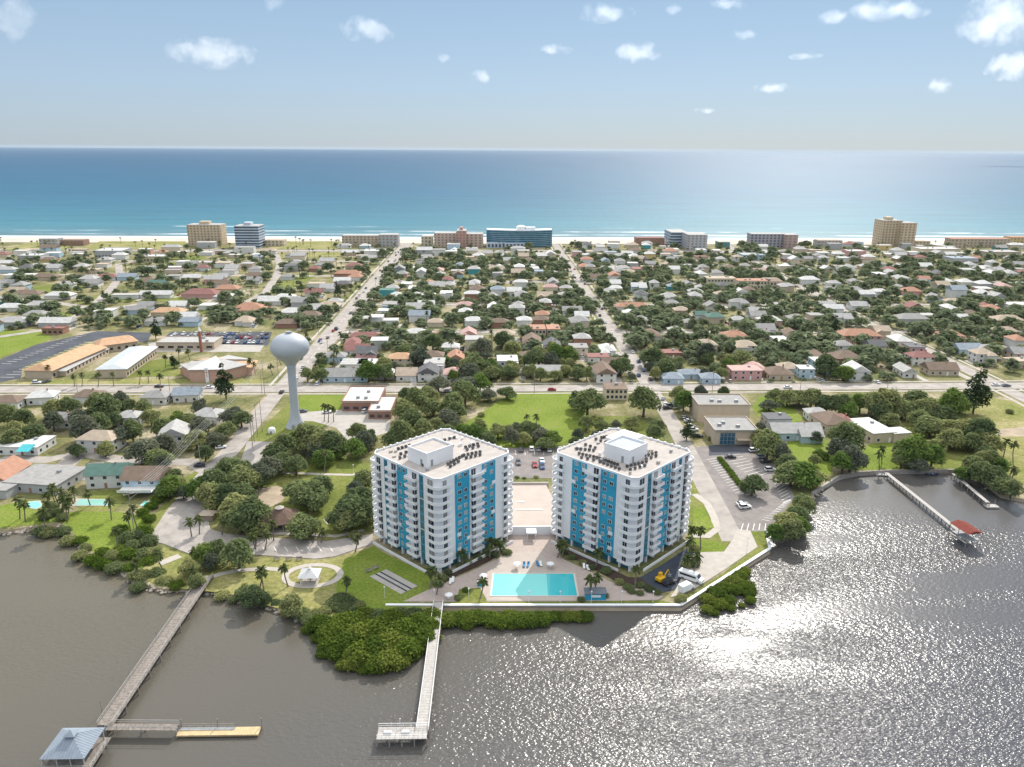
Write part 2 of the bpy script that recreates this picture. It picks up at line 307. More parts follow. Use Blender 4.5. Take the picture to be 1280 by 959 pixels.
def road(pts,w,px=False,walks=True,name='road',z=0.08):
    q=[P(*a) for a in pts] if px else pts
    strip(name,q,w,z,roadm); ROADS.append((q,w))
    if walks:
        for s in (-1,1):
            strip('sidewalk',offset(q,s*(w/2+3.2)),1.6,z+0.02,walk)
            mb=MB()
            for i in range(len(q)-1):
                a=offset(q,s*(w/2+0.15)); v0=a[i]; v1=a[i+1]; d=Vector((v1[0]-v0[0],v1[1]-v0[1])); nn=Vector((-d.y,d.x)).normalized()*0.12
                mb.prism([(v0[0]+nn.x,v0[1]+nn.y),(v0[0]-nn.x,v0[1]-nn.y),(v1[0]-nn.x,v1[1]-nn.y),(v1[0]+nn.x,v1[1]+nn.y)],0.0,z+0.13,bottom=False)
            struct(mb.obj('kerb',concrete))
RIVER_Y=388.0
AV1,AV2=-107.5,84.0
CROSS=[519,616,727,838]
road([(-700,RIVER_Y-1),(-300,RIVER_Y),(0,RIVER_Y),(320,RIVER_Y+4),(800,RIVER_Y+14)],11,z=0.10)
road([(AV1+1.2,RIVER_Y+5),(AV1,600),(AV1-2.5,1030)],13,z=0.07)
road([(AV2,RIVER_Y+5),(AV2,1030)],8.5,z=0.07)
AV3=[P(*q) for q in ((1400,560),(1290,503),(1240,478),(1176,447),(1120,420),(1070,397),(1010,362),(967,341),(935,322),(905,304))]
road(AV3,9,z=0.075)
for y in CROSS: road([(AV1+6,y),(AV2,y),(278+ (y-450)*0.045,y),(620,y+6)],7,z=0.06)
road([(-900,955),(900,955)],14,z=0.09)
S1=[(-60,430),(60,412),(110,388),(140,360),(150,345),(148,330),(200,322)]
S2=[(112,390),(175,380),(250,382),(305,379),(332,366),(346,344),(350,330),(345,318)]
S3=[(0,372),(60,377),(118,386)]
for s_ in (S1,S2,S3): road(s_,7,px=True,walks=False,z=0.055)
road([(-120,760),(-300,762),(-620,770)],7,walks=False,z=0.05); road([(-120,860),(-640,866)],7,walks=False,z=0.05)
# south of the river road
AVS=[P(*q) for q in ((346,492),(318,527),(288,564),(255,598),(222,640),(205,668))]
road(AVS,8,walks=False,name='avenue',z=0.11)
MID=[(AV2-0.5,RIVER_Y-5),(83,330),(81,290),(79,250),(77.5,222)]
road(MID,7.5,walks=False,name='lane',z=0.07)
strip('sidewalk',[P(*q) for q in ((333,496),(300,535),(268,578))],2.2,0.05,dirt)
road([P(*q) for q in ((0,574),(60,575),(100,566),(150,575),(240,578),(262,590))],7,walks=False,name='street',z=0.06)
strip('driveway',[P(*q) for q in ((70,592),(95,570),(100,560))],8,0.05,roadm)
strip('driveway',[P(*q) for q in ((110,600),(120,578))],6,0.045,roadm)
# lots and pavements (photo pixels of their outlines)
sheet('park_parking_lot',[(188,677),(222,636),(240,621),(262,624),(258,640),(263,662),(285,668),(330,672),(407,677),(466,668),(466,680),(419,696),(394,699),(319,694),(240,694),(204,680)],0.14,lotm)
sheet('park_road_lot',[(309,552),(345,553),(320,583),(300,580)],0.125,lotm)
sheet('lawn',[(310,551),(372,493),(440,493),(430,512),(418,530),(350,552)],0.03,lawn_m)
sheet('lawn',[(372,514),(376,494),(440,494),(428,513)],0.045,lawn_bright)
sheet('clinic_forecourt',[(370,516),(430,512),(488,520),(488,540),(470,545),(436,552),(420,535),(392,527),(372,526)],0.06,concrete)
sheet('sand_court',[(318,612),(348,607),(360,616),(352,628),(338,634),(320,625)],0.06,dirt)
sheet('lawn',[(386,660),(402,600),(412,592),(462,588),(466,660),(448,668),(408,676),(395,668)],0.04,lawn_m)
sheet('lawn',[(262,598),(400,560),(462,580),(462,590),(400,600),(380,660),(330,668),(270,655)],0.03,lawn_m)
sheet('concrete_slab',[(404,650),(414,645),(420,651),(409,656)],0.12,concrete)
sheet('lawn',[(205,684),(240,696),(319,696),(394,701),(425,697),(468,682),(478,690),(547,724),(548,748),(505,752),(545,757),(530,766),(470,772),(420,776),(372,768),(285,742),(200,733),(168,720)],0.02,dry_m)
sheet('lawn',[(430,700),(468,683),(478,690),(547,724),(546,735),(505,751),(530,760),(470,765),(425,765),(420,735)],0.04,lawn_bright)
ring=[]
mb=MB(); ctr=P(391,719.5); rxo=(P(425,719)[0]-P(357,719)[0])/2; ryo=(P(391,706)[1]-P(391,733)[1])/2
rp=[(ctr[0]+rxo*math.cos(t),ctr[1]+ryo*math.sin(t)) for t in np.linspace(0,2*math.pi,33)]
strip_geo(mb,rp,2.0,0.10); struct(mb.obj('path',walk))
strip('path',[P(*q) for q in ((358,713),(335,711),(300,713),(275,718),(263,722))],2.0,0.085,walk)
strip('path',[P(*q) for q in ((455,663),(420,671),(380,668),(340,667),(310,664),(288,655),(280,640))],1.8,0.16,walk)
strip('path',[P(*q) for q in ((225,695),(212,700),(200,705))],3.0,0.10,walk)
strip('path',[P(*q) for q in ((352,591),(400,593),(440,594),(452,590))],1.8,0.10,walk)
# shuffleboard court
sb=[P(*q) for q in ((462,721),(483,712),(522,733),(501,743))]
sheet('shuffleboard_court',sb,0.10,concrete,px=False)
for t0,t1 in ((0.30,0.40),(0.58,0.68)):
    a=[Vector(sb[0]).lerp(Vector(sb[1]),t) for t in (t0,t1)]; b=[Vector(sb[3]).lerp(Vector(sb[2]),t) for t in (t0,t1)]
    sheet('shuffleboard_lane',[tuple(a[0]),tuple(a[1]),tuple(b[1]),tuple(b[0])],0.12,black_asphalt,px=False)
# tower grounds
sheet('pool_terrace',[(504,752),(536,737),(590,714),(622,699),(641,688),(690,688),(706,700),(740,716),(775,733),(800,734),(830,746),(822,750),(760,751.5),(572,752.5)],0.06,paver)
sheet('lawn',[(548,757),(570,752.6),(574,737),(600,735),(610,752.6),(715,752.6),(760,752),(826,751),(852,757)],0.09,lawn_m)
sheet('pool_surround',[(612,714),(626,699),(641,690),(676,690),(690,714),(720,714),(722,751.5),(608,751.5)],0.12,deck_tan)
sheet('planting_bed',[(548,734),(570,721),(610,703),(632,690),(630,686),(600,700),(548,722)],0.10,mat('mulch',(0.06,0.04,0.03),0.95,0.3,1.0))
sheet('planting_bed',[(700,690),(735,708),(775,730),(798,733),(820,742),(838,735),(800,722),(786,722),(745,702),(708,684)],0.10,MATS['mulch'])
sheet('forecourt_paving',[(628,692),(638,660),(694,660),(704,692)],0.04,paver)
sheet('courtyard_lot',[(600,560),(740,560),(720,598),(620,598)],0.05,lot2)
sheet('pool_lawn',[(470,668),(600,560),(470,560)],0.015,lawn_m) if False else None
sheet('service_drive',[(800,722),(830,705),(862,683),(875,680),(858,712),(843,738),(824,742)],0.13,black_asphalt)
sheet('turnaround',[(838,747),(846,735),(862,700),(868,691),(905,690),(915,676),(922,662),(938,664),(947,684),(905,713),(866,738),(850,745)],0.14,walk)
sheet('lawn',[(862,690),(905,690),(914,672),(884,622),(862,595),(856,640)],0.045,lawn_m)
strip('path',[P(*q) for q in ((868,618),(884,630),(893,648),(896,662),(884,671),(866,670))],2.6,0.13,walk)

sheet('lawn',[(867,636),(880,634),(893,660),(872,664),(866,661)],0.15,lawn_bright)
sheet('lawn',[(862,676),(890,676),(908,684),(905,690),(868,691),(860,690)],0.15,lawn_bright)
sheet('lawn',[(845,752),(852,757),(960,688),(957,664),(926,665),(936,690),(905,716),(868,741)],0.055,lawn_m)
sheet('visitor_parking_lot',[(858,560),(905,556),(934,562),(955,575),(975,588),(994,622),(969,653),(957,664),(924,665),(895,620)],0.05,lot2)
sheet('office_forecourt',[(886,557),(936,555),(948,562),(944,566),(886,570)],0.075,dark_asphalt)
sheet('lawn',[(560,545),(585,527),(640,491),(712,490),(728,505),(745,530),(690,562),(640,562),(580,560)],0.04,lawn_bright)
sheet('lawn',[(690,562),(730,520),(800,520),(826,545),(850,575),(800,570),(720,565)],0.03,lawn_m)
sheet('lawn',[(975,575),(985,552),(1030,548),(1044,560),(1040,590),(1015,612),(990,595)],0.03,lawn_bright)
sheet('lawn',[(940,510),(950,495),(985,502),(1005,525),(985,530),(952,525)],0.03,lawn_bright)
sheet('lawn',[(1070,588),(1075,565),(1090,553),(1120,553),(1128,588)],0.03,lawn_bright)
sheet('lawn',[(1130,588),(1120,545),(1150,500),(1235,495),(1250,520),(1225,560),(1240,600),(1225,600),(1200,588)],0.02,lawn_m)
sheet('field',[(1200,530),(1235,497),(1290,505),(1500,560),(1400,620),(1290,610),(1245,585),(1225,545)],0.035,dry_m)
sheet('sand_track',[(1240,538),(1290,532),(1350,536),(1290,546),(1240,546)],0.06,dirt)
sheet('lawn',[(0,660),(0,632),(40,625),(80,640),(150,640),(188,648),(186,672),(170,690),(150,700),(112,688),(90,665),(75,652)],0.03,lawn_bright)
sheet('lawn',[(95,640),(110,615),(150,612),(160,622),(140,640)],0.05,lawn_m)
sheet('lawn',[(160,700),(190,650),(225,600),(255,585),(240,620),(200,668),(185,690)],0.045,lawn_m)
sheet('lawn',[(275,572),(300,540),(330,500),(343,498),(290,562)],0.04,lawn_m)
# school grounds
sheet('school_lot',[(-60,490),(0,478),(26,473),(28,460),(110,427),(184,428),(190,416),(122,414),(45,431),(0,450),(-80,470)],0.05,dark_asphalt)
sheet('car_lot',[(196,428),(214,415),(340,415),(335,432)],0.05,dark_asphalt)
sheet('school_yard',[(184,428),(330,432),(325,440),(190,440)],0.045,concrete)
sheet('sports_field',[(-120,412),(60,414),(64,424),(0,447),(-120,470)],0.04,lawn_bright)
sheet('lawn',[(25,478),(100,474),(330,474),(330,480),(20,481)],0.03,dry_m)
sheet('lawn',[(145,472),(170,455),(205,448),(240,470)],0.045,lawn_m)
for q in ([(0,313),(40,303),(95,302),(80,313)],[(95,313),(125,302),(232,302),(232,312)],[(335,312),(345,302),(425,302),(440,306),(420,312)],[(350,317),(440,314),(440,320),(350,323)]):
    sheet('dune_field',q,0.3 if q[1][1]<303.5 else 0.05,dry_m)
for q in ([(30,360),(90,352),(120,358),(60,366)],[(95,378),(135,365),(150,368),(112,383)],[(60,392),(100,388),(100,397),(62,399)],[(130,370),(230,365),(310,368),(240,376),(140,378)],[(232,388),(262,382),(300,384),(290,390),(240,393)],[(275,390),(340,385),(345,392),(285,397)],[(330,362),(380,340),(400,344),(350,368)],[(200,325),(240,318),(260,322),(215,333)]):
    sheet('lawn',q,0.03,lawn_m)
for x0,x1,y0,y1 in ((AV1+9.5,AV1+14,402,510),(AV1-14,AV1-9.5,530,720),(AV2+6,AV2+10,400,640),(AV2-10,AV2-6,400,640)):
    sheet('verge_grass',[(x0,y0),(x1,y0),(x1,y1),(x0,y1)],0.03,lawn_m,px=False)
# painted lines
mb=MB()
def stripe(a,b,w=0.14,z=0.16):
    a=Vector(a); b=Vector(b); d=(b-a).normalized(); nn=Vector((-d.y,d.x))*w/2
    mb.add([(a.x+nn.x,a.y+nn.y,z),(a.x-nn.x,a.y-nn.y,z),(b.x-nn.x,b.y-nn.y,z),(b.x+nn.x,b.y+nn.y,z)],[(0,1,2,3)])
for (a,b,c,d,n_) in (((884,575),(919,617),(896,573),(930,614),14),((903,571),(940,598),(925,568),(958,592),8),((978,600),(990,624),(968,606),(979,629),7),((989,626),(962,652),(978,630),(953,650),9),((926,664),(956,663),(929,655),(957,655),4)):
    A,B,C,D=[Vector(P(*q)) for q in (a,b,c,d)]
    for i in range(n_+1):
        t=i/n_; stripe(A.lerp(B,t),C.lerp(D,t),0.22)
for i in range(16):
    t=i/15; A=Vector(P(0,472)).lerp(Vector(P(105,428)),t); B=Vector(P(18,472)).lerp(Vector(P(116,429)),t); stripe(A,B,0.35)
    A=Vector(P(2,455)).lerp(Vector(P(100,419)),t); B=Vector(P(14,455)).lerp(Vector(P(108,419)),t); stripe(A,B,0.35)
for i in range(60):
    y=400+i*10; stripe((AV1+1-i*0.05,y),(AV1+1-i*0.05,y+4),0.25,0.13)
for i in range(-40,50): stripe((i*9,RIVER_Y+(0 if i<0 else i*0.09)),(i*9+4,RIVER_Y+(0 if i<0 else i*0.09)),0.25,0.15)
for i in range(9): stripe(P(620+i*12,563),P(622+i*11.5,569),0.2,0.1)
for i in range(12): stripe(P(262+i*14,690),P(258+i*14,684),0.2)
struct(mb.obj('road_markings',paint))
# ------------------------------------------------------------------ the two apartment towers
RR=21.8; ROOFZ=29.5; FL=2.46; Q2=math.sqrt(0.5)
def apartment(cx,cy,mir,label,acrows,ph,side):
    root=thing('apartment_tower',label,'apartment building',(cx,cy,0))
    F=(0,-RR)
    def fa(u,d,z): return (mir*(u*Q2+d*Q2), -RR+u*Q2-d*Q2, z)           # face A frame: u along the wall, d outward
    def fb(u,d,z): return (-mir*(u*Q2+d*Q2), -RR+u*Q2-d*Q2, z)
    corners=[(0,-RR),(RR,0),(0,RR),(-RR,0)]
    ch=[]                                    # corners cut back a little
    for i in range(4):
        c=Vector(corners[i]); a=Vector(corners[i-1]); b=Vector(corners[(i+1)%4]); ch.append(tuple(c+(a-c).normalized()*1.6)); ch.append(tuple(c+(b-c).normalized()*1.6))
    m=MB(); m.prism(ch,FL,ROOFZ); 
    inn=[(x*0.985,y*0.985) for x,y in ch]
    m.prism([(x*0.93,y*0.93) for x,y in ch],0,FL,1)
    m.obj('wall',[tower_white,tower_teal],root)
    m=MB()
    for f in (fa,fb):
        for u in (0.9,4.5,8.4,12.4,17.5,22.9,26.6,29):
            m.box(u-0.25,u+0.25,-1.0,-0.2,0,FL,0,f)
        m.box(3.0,29,2.2,2.4,0,0.9,0,f); m.box(6.8,17.5,0.05,0.1,0.2,FL-0.25,0,f) if False else None
    m.obj('colonnade',tower_white,root)
    m=MB(); m.prism([(x*0.985,y*0.985) for x,y in ch],ROOFZ,ROOFZ+0.05)
    rf=m.obj('roof',roof_grey,root)
    m=MB()
    for i in range(8):
        a,b=ch[i],ch[(i+1)%8]; ai,bi=inn[i],inn[(i+1)%8]
        m.add([(a[0],a[1],ROOFZ-0.003),(b[0],b[1],ROOFZ-0.003),(bi[0],bi[1],ROOFZ-0.003),(ai[0],ai[1],ROOFZ-0.003),(a[0],a[1],ROOFZ+0.55),(b[0],b[1],ROOFZ+0.55),(bi[0],bi[1],ROOFZ+0.55),(ai[0],ai[1],ROOFZ+0.55)],[(4,5,6,7),(0,1,5,4),(2,3,7,6)])
    m.obj('parapet',tower_white,root)
    m=MB()
    for s1,s2 in (((0,RR),(RR,0)),((0,RR),(-RR,0))):
        for i in range(11):
            t=(i+0.8)/11.6; x=s1[0]+(s2[0]-s1[0])*t; y=s1[1]+(s2[1]-s1[1])*t
            m=MB(); m.prism(rect(x*0.99,y*0.99,0.28,0.28,R(45)),ROOFZ+0.3,ROOFZ+0.8); m.obj('parapet_post',tower_white,rf)
    # blue panels
    for f,u0,u1 in ((fa,6.6,12.4),(fa,17.6,23.3),(fb,13.4,18.2)):
        m=MB(); m.box(u0,u1,-0.2,0.07,FL+0.02,ROOFZ-0.02,0,f); m.obj('blue_panel',tower_blue,root)
    for f,u0,u1 in ((fb,6.2,8.0),(fb,22.9,24.5)):
        m=MB(); m.box(u0,u1,-0.2,0.06,FL+0.05,ROOFZ-0.3,0,f)
        for k in range(11): m.box(u0-0.05,u1+0.05,-0.1,0.09,FL*(k+1)+FL-0.25,FL*(k+1)+FL,1 if k%4==3 else 2,f)
        m.obj('stair_glazing',[tower_teal,tower_white,tower_blue],root)
    # repeated pieces: window, balcony, balcony door
    def win(f,u0,u1,h0=0.85,h1=2.1,d=0.07,split=True):
        fr=MB(); fr.box(u0,u1,-0.1,d+0.05,h0,h1,0,f)
        gl=MB(); mid=(u0+u1)/2
        if split: gl.box(u0+0.08,mid-0.05,-0.05,d+0.08,h0+0.08,h1-0.08,0,f); gl.box(mid+0.05,u1-0.08,-0.05,d+0.08,h0+0.08,h1-0.08,0,f)
        else: gl.box(u0+0.08,u1-0.08,-0.05,d+0.08,h0+0.08,h1-0.08,0,f)
        return fr.mesh('window',tower_white),gl.mesh('pane',glass)
    wins=[win(fa,7.7,9.1),win(fa,10.2,11.4),win(fa,18.4,19.6),win(fa,21.0,22.3),win(fb,14.2,15.3),win(fb,16.3,17.4),win(fa,27.0,28.4,0.2,2.1,0.0),win(fa,1.9,3.5,0.2,2.1,0.0)]
    n_=0
    for k in range(11):
        for j,(fm_,gm_) in enumerate(wins):
            z=FL*(k+1)
            if j<6 and rnd.random()<0.07: continue
            w=link('window',fm_,root,(0,0,z)); pn_=link('pane',gm_,w); n_+=1
            if rnd.random()<0.3: pn_.material_slots[0].link='OBJECT'; pn_.material_slots[0].material=curtain
    def bal(f,u0,u1,dep,rounded=0.5):
        m=MB(); m.box(u0,u1,-0.02,dep,-0.12,0.06,0,f)
        m.box(u0,u1,dep-0.13,dep,0.065,0.84,0,f); m.box(u0,u0+0.13,0.02,dep-0.132,0.065,0.84,0,f); m.box(u1-0.13,u1,0.02,dep-0.132,0.065,0.84,0,f)
        return m.mesh('balcony',tower_white)
    def cbal(pts,t=0.14):
        m=MB(); m.prism(pts,-0.12,0.06)
        out=pts[1:-1]
        for i in range(len(out)-1):
            a=Vector(out[i]); b=Vector(out[i+1]); d=(b-a).normalized(); nn=Vector((-d.y,d.x))*t
            m.prism([tuple(a),tuple(b),tuple(b+nn),tuple(a+nn)],0.065,0.84)
        return m.mesh('balcony',tower_white)
    def corner_pts(i):
        c=Vector(corners[i]); a=Vector(corners[i-1]); b=Vector(corners[(i+1)%4]); da=(a-c).normalized(); db=(b-c).normalized(); na=-db; nb=-da
        L0=4.6; o=0.95
        q=[c+da*L0,c+da*L0+na*o,c+da*1.2+na*o]
        for t in (0.25,0.5,0.75):
            q.append((c+da*1.2+na*o).lerp(c+db*1.2+nb*o,t)+(-da-db).normalized()*0.55*math.sin(math.pi*t))
        q+=[c+db*1.2+nb*o,c+db*L0+nb*o,c+db*L0]
        return [tuple(p) for p in q]
    bals=[bal(fa,12.6,17.4,1.35),bal(fb,8.7,13.3,1.35),bal(fb,18.2,22.6,1.35),cbal(corner_pts(0)),cbal(corner_pts(1)),cbal(corner_pts(3))]
    doors=[]
    for f,u0,u1 in ((fa,13.2,15.0),(fb,9.2,11.2),(fb,18.8,20.9),(fb,2.0,4.3),(fb,26.4,28.2)):
        fr=MB(); fr.box(u0,u1,-0.1,0.05,0.07,2.15,0,f); fr.box((u0+u1)/2-0.04,(u0+u1)/2+0.04,0.0,0.10,0.07,2.1,1,f); doors.append(fr.mesh('balcony_door',[glass,tower_white]))
    for k in range(11):
        z=FL*(k+1)
        for b_ in bals: link('balcony',b_,root,(0,0,z))
        for d_ in doors:
            dn_=link('balcony_door',d_,root,(0,0,z))
            if rnd.random()<0.25: dn_.material_slots[0].link='OBJECT'; dn_.material_slots[0].material=curtain
    # white infill panels on the blue bays
    for f,u,k in ((fa,11.2,2),(fa,7.2,3),(fa,7.2,1),(fa,21.8,8),(fa,21.5,4),(fb,17.0,3),(fa,17.8,10),(fb,13.6,6)):
        m=MB(); m.box(u,u+1.5,-0.05,0.22,FL*(k+1)-0.3,FL*(k+1)+0.75,0,f); m.obj('infill_panel',tower_white,root)
    # penthouse with open service well
    x0,x1,y0,y1,h=ph
    def fr45(x,y,z): return ((x-y)*Q2,(x+y)*Q2,z)
    z0=ROOFZ+0.052; m=MB(); m.box(x0,x1,y0,y1,z0,z0+h-0.7,0,fr45)
    for a,b,c,d in ((x0,x1,y0,y0+0.25),(x0,x1,y1-0.25,y1),(x0,x0+0.25,y0+0.252,y1-0.252),(x1-0.25,x1,y0+0.252,y1-0.252)): m.box(a,b,c,d,z0+h-0.698,z0+h,0,fr45)
    pe=m.obj('penthouse',tower_white,rf)
    m=MB(); m.box(x0+0.4,x1-0.4,y0+0.4,y1-0.4,z0+h-0.69,z0+h-0.6,0,fr45); m.obj('penthouse_roof',mat('membrane_roof',(0.42,0.47,0.52),0.8,0.1,0.5) if mir<0 else roof_grey,rf)
    m=MB(); m.box(x0+1.5,x0+2.4,y0-0.05,y0+0.1,z0+0.05,z0+2.1,0,fr45); m.obj('penthouse_door',grey_metal,rf); m=MB(); m.box(x0-0.05,x0+0.1,y0+2,y0+2.9,z0+0.05,z0+2.1,0,fr45); m.obj('penthouse_door',grey_metal,rf)
    if side:
        a,b,c,d,hh=side; m=MB(); m.box(a,b,c,d,z0,z0+hh,0,fr45); m.box(a+1.2,a+2.6,c-0.06,c+0.1,z0+0.5,z0+1.8,1,fr45); m.obj('roof_annex',[white,glass],rf)
    for k in range(16):          # small vents and boxes on the roof
        a_,b_=rnd.uniform(-13,13),rnd.uniform(-13,13)
        if x0-1<a_<x1+1 and y0-1<b_<y1+1 or (side and side[0]-1<a_<side[1]+1 and side[2]-1<b_<side[3]+1): continue
        q=fr45(a_,b_,0); s_=rnd.uniform(0.25,0.55); m=MB(); m.prism(rect(q[0],q[1],s_,s_*0.8,R(45)),z0,z0+rnd.uniform(0.4,1.0)); m.obj('roof_vent',rnd.choice([white,grey_metal,concrete]),rf)
    # satellite dishes / antenna
    m=MB(); m.tube((0,3,z0),(0,3,z0+7),0.06,0.03); m.tube((-4*mir,2,z0),(-4*mir,2,z0+5),0.05,0.03); m.obj('antenna',grey_metal,rf)
    # condensers in rows
    cm=MB(); cm.box(-0.36,0.36,-0.36,0.36,0.2,0.8,0); cm.lathe([(0.3,0.803),(0.3,0.86),(0.1,0.86)],10,1); cm.box(-0.42,0.42,-0.1,0.1,0,0.195,1)
    ac=cm.mesh('condenser',[mat('condenser_grey',(0.10,0.10,0.105),0.6,0.2,1.0,rand=0.4),dark])
    for (a,b,nn) in acrows:
        A=Vector(P(*a,z=ROOFZ+0.4)); B=Vector(P(*b,z=ROOFZ+0.4))
        nn=max(3,int(nn*0.72))
        for i in range(nn):
            p_=A.lerp(B,i/max(nn-1,1)); link('condenser',ac,rf,(p_.x-cx,p_.y-cy,z0),R(45))
    OCC.append((cx,cy,23))
    return root
apartment(-15.3,225.3,1,'white and blue twelve-storey apartment tower left of the swimming pool, long penthouse on its roof',
    [((498,561),(512,557),6),((501,567.5),(514,563.5),5),((500,572.5),(512,568.5),4),((526,578),(540,575),5),((529,581.5),(541,579),4),((560,580),(578,570),9),((563,583),(573,577),5),((580,569),(600,565),8),((583,572.5),(600,568.5),6),((582,559),(597,555),6),((584,562),(598,558),5),((556,550),(568,547),5)],
    (-11.0,-0.5,-5.8,3.0,4.6),None)
apartment(41.2,225.3,-1,'white and blue twelve-storey tower right of the pool, white annex beside its square penthouse',
    [((721,561),(742,563),8),((724,567),(742,571),7),((727,572),(742,575),5),((746,572),(772,581),12),((750,577),(774,586),9),((784,583),(808,577),9),((788,587),(806,582),6),((806,570),(820,566),6),((808,574),(820,570),5),((745,549),(757,553),5),((752,547),(758,546),3),((768,546),(776,545),4),((732,556),(744,560),4)],
    (-7.2,2.2,-7.2,2.2,4.6),(2.6,12.5,1.0,9.0,2.0))
# courtyard deck between the towers, raised, with a stepped wall and a small canopy
def obj_px_prism(name,pts,z0,z1,m,parent=None,zt=None):
    mb=MB(); mb.prism([P(*q,z=z1 if zt is None else zt) for q in pts],z0,z1); return mb.obj(name,m,parent)
t=thing('courtyard_deck','cream raised deck filling the gap between the two apartment towers','deck')
mb=MB(); mb.prism([(3.0,228),(22.5,228),(24.3,232),(20,262),(5.5,262),(1.5,232)],0,2.2); mb.obj('deck_slab',[deck_tan],t)
mb=MB(); mb.box(1.6,24.2,227.5,227.95,0,3.0); mb.obj('front_wall',tower_white,t)
mb=MB(); mb.box(5,21,262.1,262.8,0,2.9); mb.obj('rear_planter',concrete,t)
mb=MB(); mb.box(11.2,14.4,223.5,226.8,2.5,2.7); 
for x in (11.4,14.1):
    for y in (223.7,226.5): mb.box(x,x+0.15,y,y+0.15,0,2.495)
mb.obj('canopy',tower_white,t)
mb=MB(); mb.box(8.5,17.5,241,241.5,2.205,2.4); mb.obj('bench_wall',white,t); mb=MB(); mb.box(9,11.5,247,247.8,2.205,2.4); mb.obj('bench_wall',white,t)
OCC.append((13,240,14))
# swimming pool
pw=[P(*q) for q in ((617.5,718),(716.5,718),(721.5,745.5),(614.5,745.5))]
t=thing('swimming_pool','large rectangular turquoise swimming pool between the two apartment towers','pool')
mb=MB(); mb.poly([(x,y,0.16) for x,y in pw]); mb.obj('pool_water',pool_m,t)
c=Vector((sum(p[0] for p in pw)/4,sum(p[1] for p in pw)/4))
mb=MB()
for i in range(4):
    a=Vector(pw[i]); b=Vector(pw[(i+1)%4]); ao=c+(a-c)*1.045; bo=c+(b-c)*1.045; mb.prism([tuple(a),tuple(b),tuple(bo),tuple(ao)],0.05,0.24)
mb.obj('coping',mat('pool_coping',(0.62,0.55,0.5),0.7),t)
mb=MB(); a0=Vector(pw[0]).lerp(Vector(pw[1]),0.66); b0=Vector(pw[3]).lerp(Vector(pw[2]),0.66); 
mb.poly([(*a0,0.166),(*pw[1],0.166),(*pw[2],0.166),(*b0,0.166)]); mb.obj('shade_tinted_end',mat('shade_tinted_water',(0.05,0.46,0.50),0.05,spec=0.5),t)  # darker deep-end water colour, with the tower's shade put into it
# sunbathing furniture
lm=MB(); lm.box(-0.3,0.3,-0.9,0.4,0.28,0.36); lm.add([(-0.3,0.4,0.29),(0.3,0.4,0.29),(0.3,1.0,0.8),(-0.3,1.0,0.8),(-0.3,0.45,0.22),(0.3,0.45,0.22),(0.3,1.06,0.73),(-0.3,1.06,0.73)],[(0,1,2,3),(7,6,5,4),(0,4,5,1),(3,2,6,7)])
fm_=MB()
for x in (-0.28,0.24):
    for y in (-0.8,0.3): fm_.box(x,x+0.05,y,y+0.05,0,0.278)
lm_w=lm.mesh('bed',white); lm_b=lm.mesh('bed',mat('lounger_blue',(0.03,0.2,0.4),0.7)); fmesh=fm_.mesh('frame',white)
for px,py,me,lab in ((655,707,lm_b,'blue sun lounger in the sun above the pool, left of its pair'),(660,707,lm_b,'blue sun lounger in the sun above the pool, right of its pair'),(672.5,706,lm_b,'blue sun lounger in the shade above the pool'),(676,706,lm_w,'white sun lounger beside the shaded blue lounger'),(730,709,lm_w,'white sun lounger beside the planting bed by the right tower, left of its pair'),(735,711,lm_w,'white sun lounger beside the planting bed by the right tower, right of its pair'),(563,728,lm_w,'white sun lounger by the dark bushes at the left tower, lower of its pair'),(566,726,lm_w,'white sun lounger by the dark bushes at the left tower, upper of its pair')):
    x,y=P(px,py,0.3); t=thing('sun_lounger',lab,'sun lounger',(x,y,0.13),rnd.uniform(-.3,.3)); t.scale=(1.15,1.15,1.15); link('bed',me,t); link('frame',fmesh,t)
um=MB(); um.lathe([(1.5,2.0),(0.75,2.45),(0.05,2.75)],8); umm=um.mesh('canopy',white); tb=MB(); tb.lathe([(0.6,0.7),(0.6,0.75)],10); tb.tube((0,0,0),(0,0,2.7),0.04,0.04); tbm=tb.mesh('table',white)
for px,py,lab in ((646,707,'white parasol table in the sun above the pool'),(688,707,'white parasol table in the shade above the pool'),(604,722,'white parasol table on the paving left of the pool'),(561,746,'white parasol table at the left end of the pool terrace')):
    x,y=P(px,py,1.0); t=thing('parasol_table',lab,'parasol',(x,y,0.13)); t.scale=(0.8,0.8,0.8); link('canopy',umm,t); link('table',tbm,t)
t=thing('pool_hut','small blue pool hut with grey flat roof right of the pool','hut',(*P(744,742,1.3),0.06))
mb=MB(); mb.box(-2.8,2.8,-1.4,1.4,0,2.0); mb.obj('wall',tower_blue,t); mb=MB(); mb.box(-3.1,3.1,-1.7,1.7,2.003,2.2); mb.obj('roof',mat('hut_roof',(0.16,0.18,0.21),0.8,0.1),t)
mb=MB(); mb.box(-1.2,1.4,-1.46,-1.3,0.9,1.6); mb.obj('serving_hatch',white,t); OCC.append((*P(744,742),3.5))
t=thing('towel_cabin','small teal cabinet beside the palm left of the pool','cabinet',(*P(600,730,0.6),0.06)); mb=MB(); mb.box(-0.7,0.7,-0.5,0.5,0,1.2); mb.obj('body',tower_blue,t); mb=MB(); mb.box(-0.8,0.8,-0.6,0.6,1.203,1.28); mb.obj('lid',white,t)
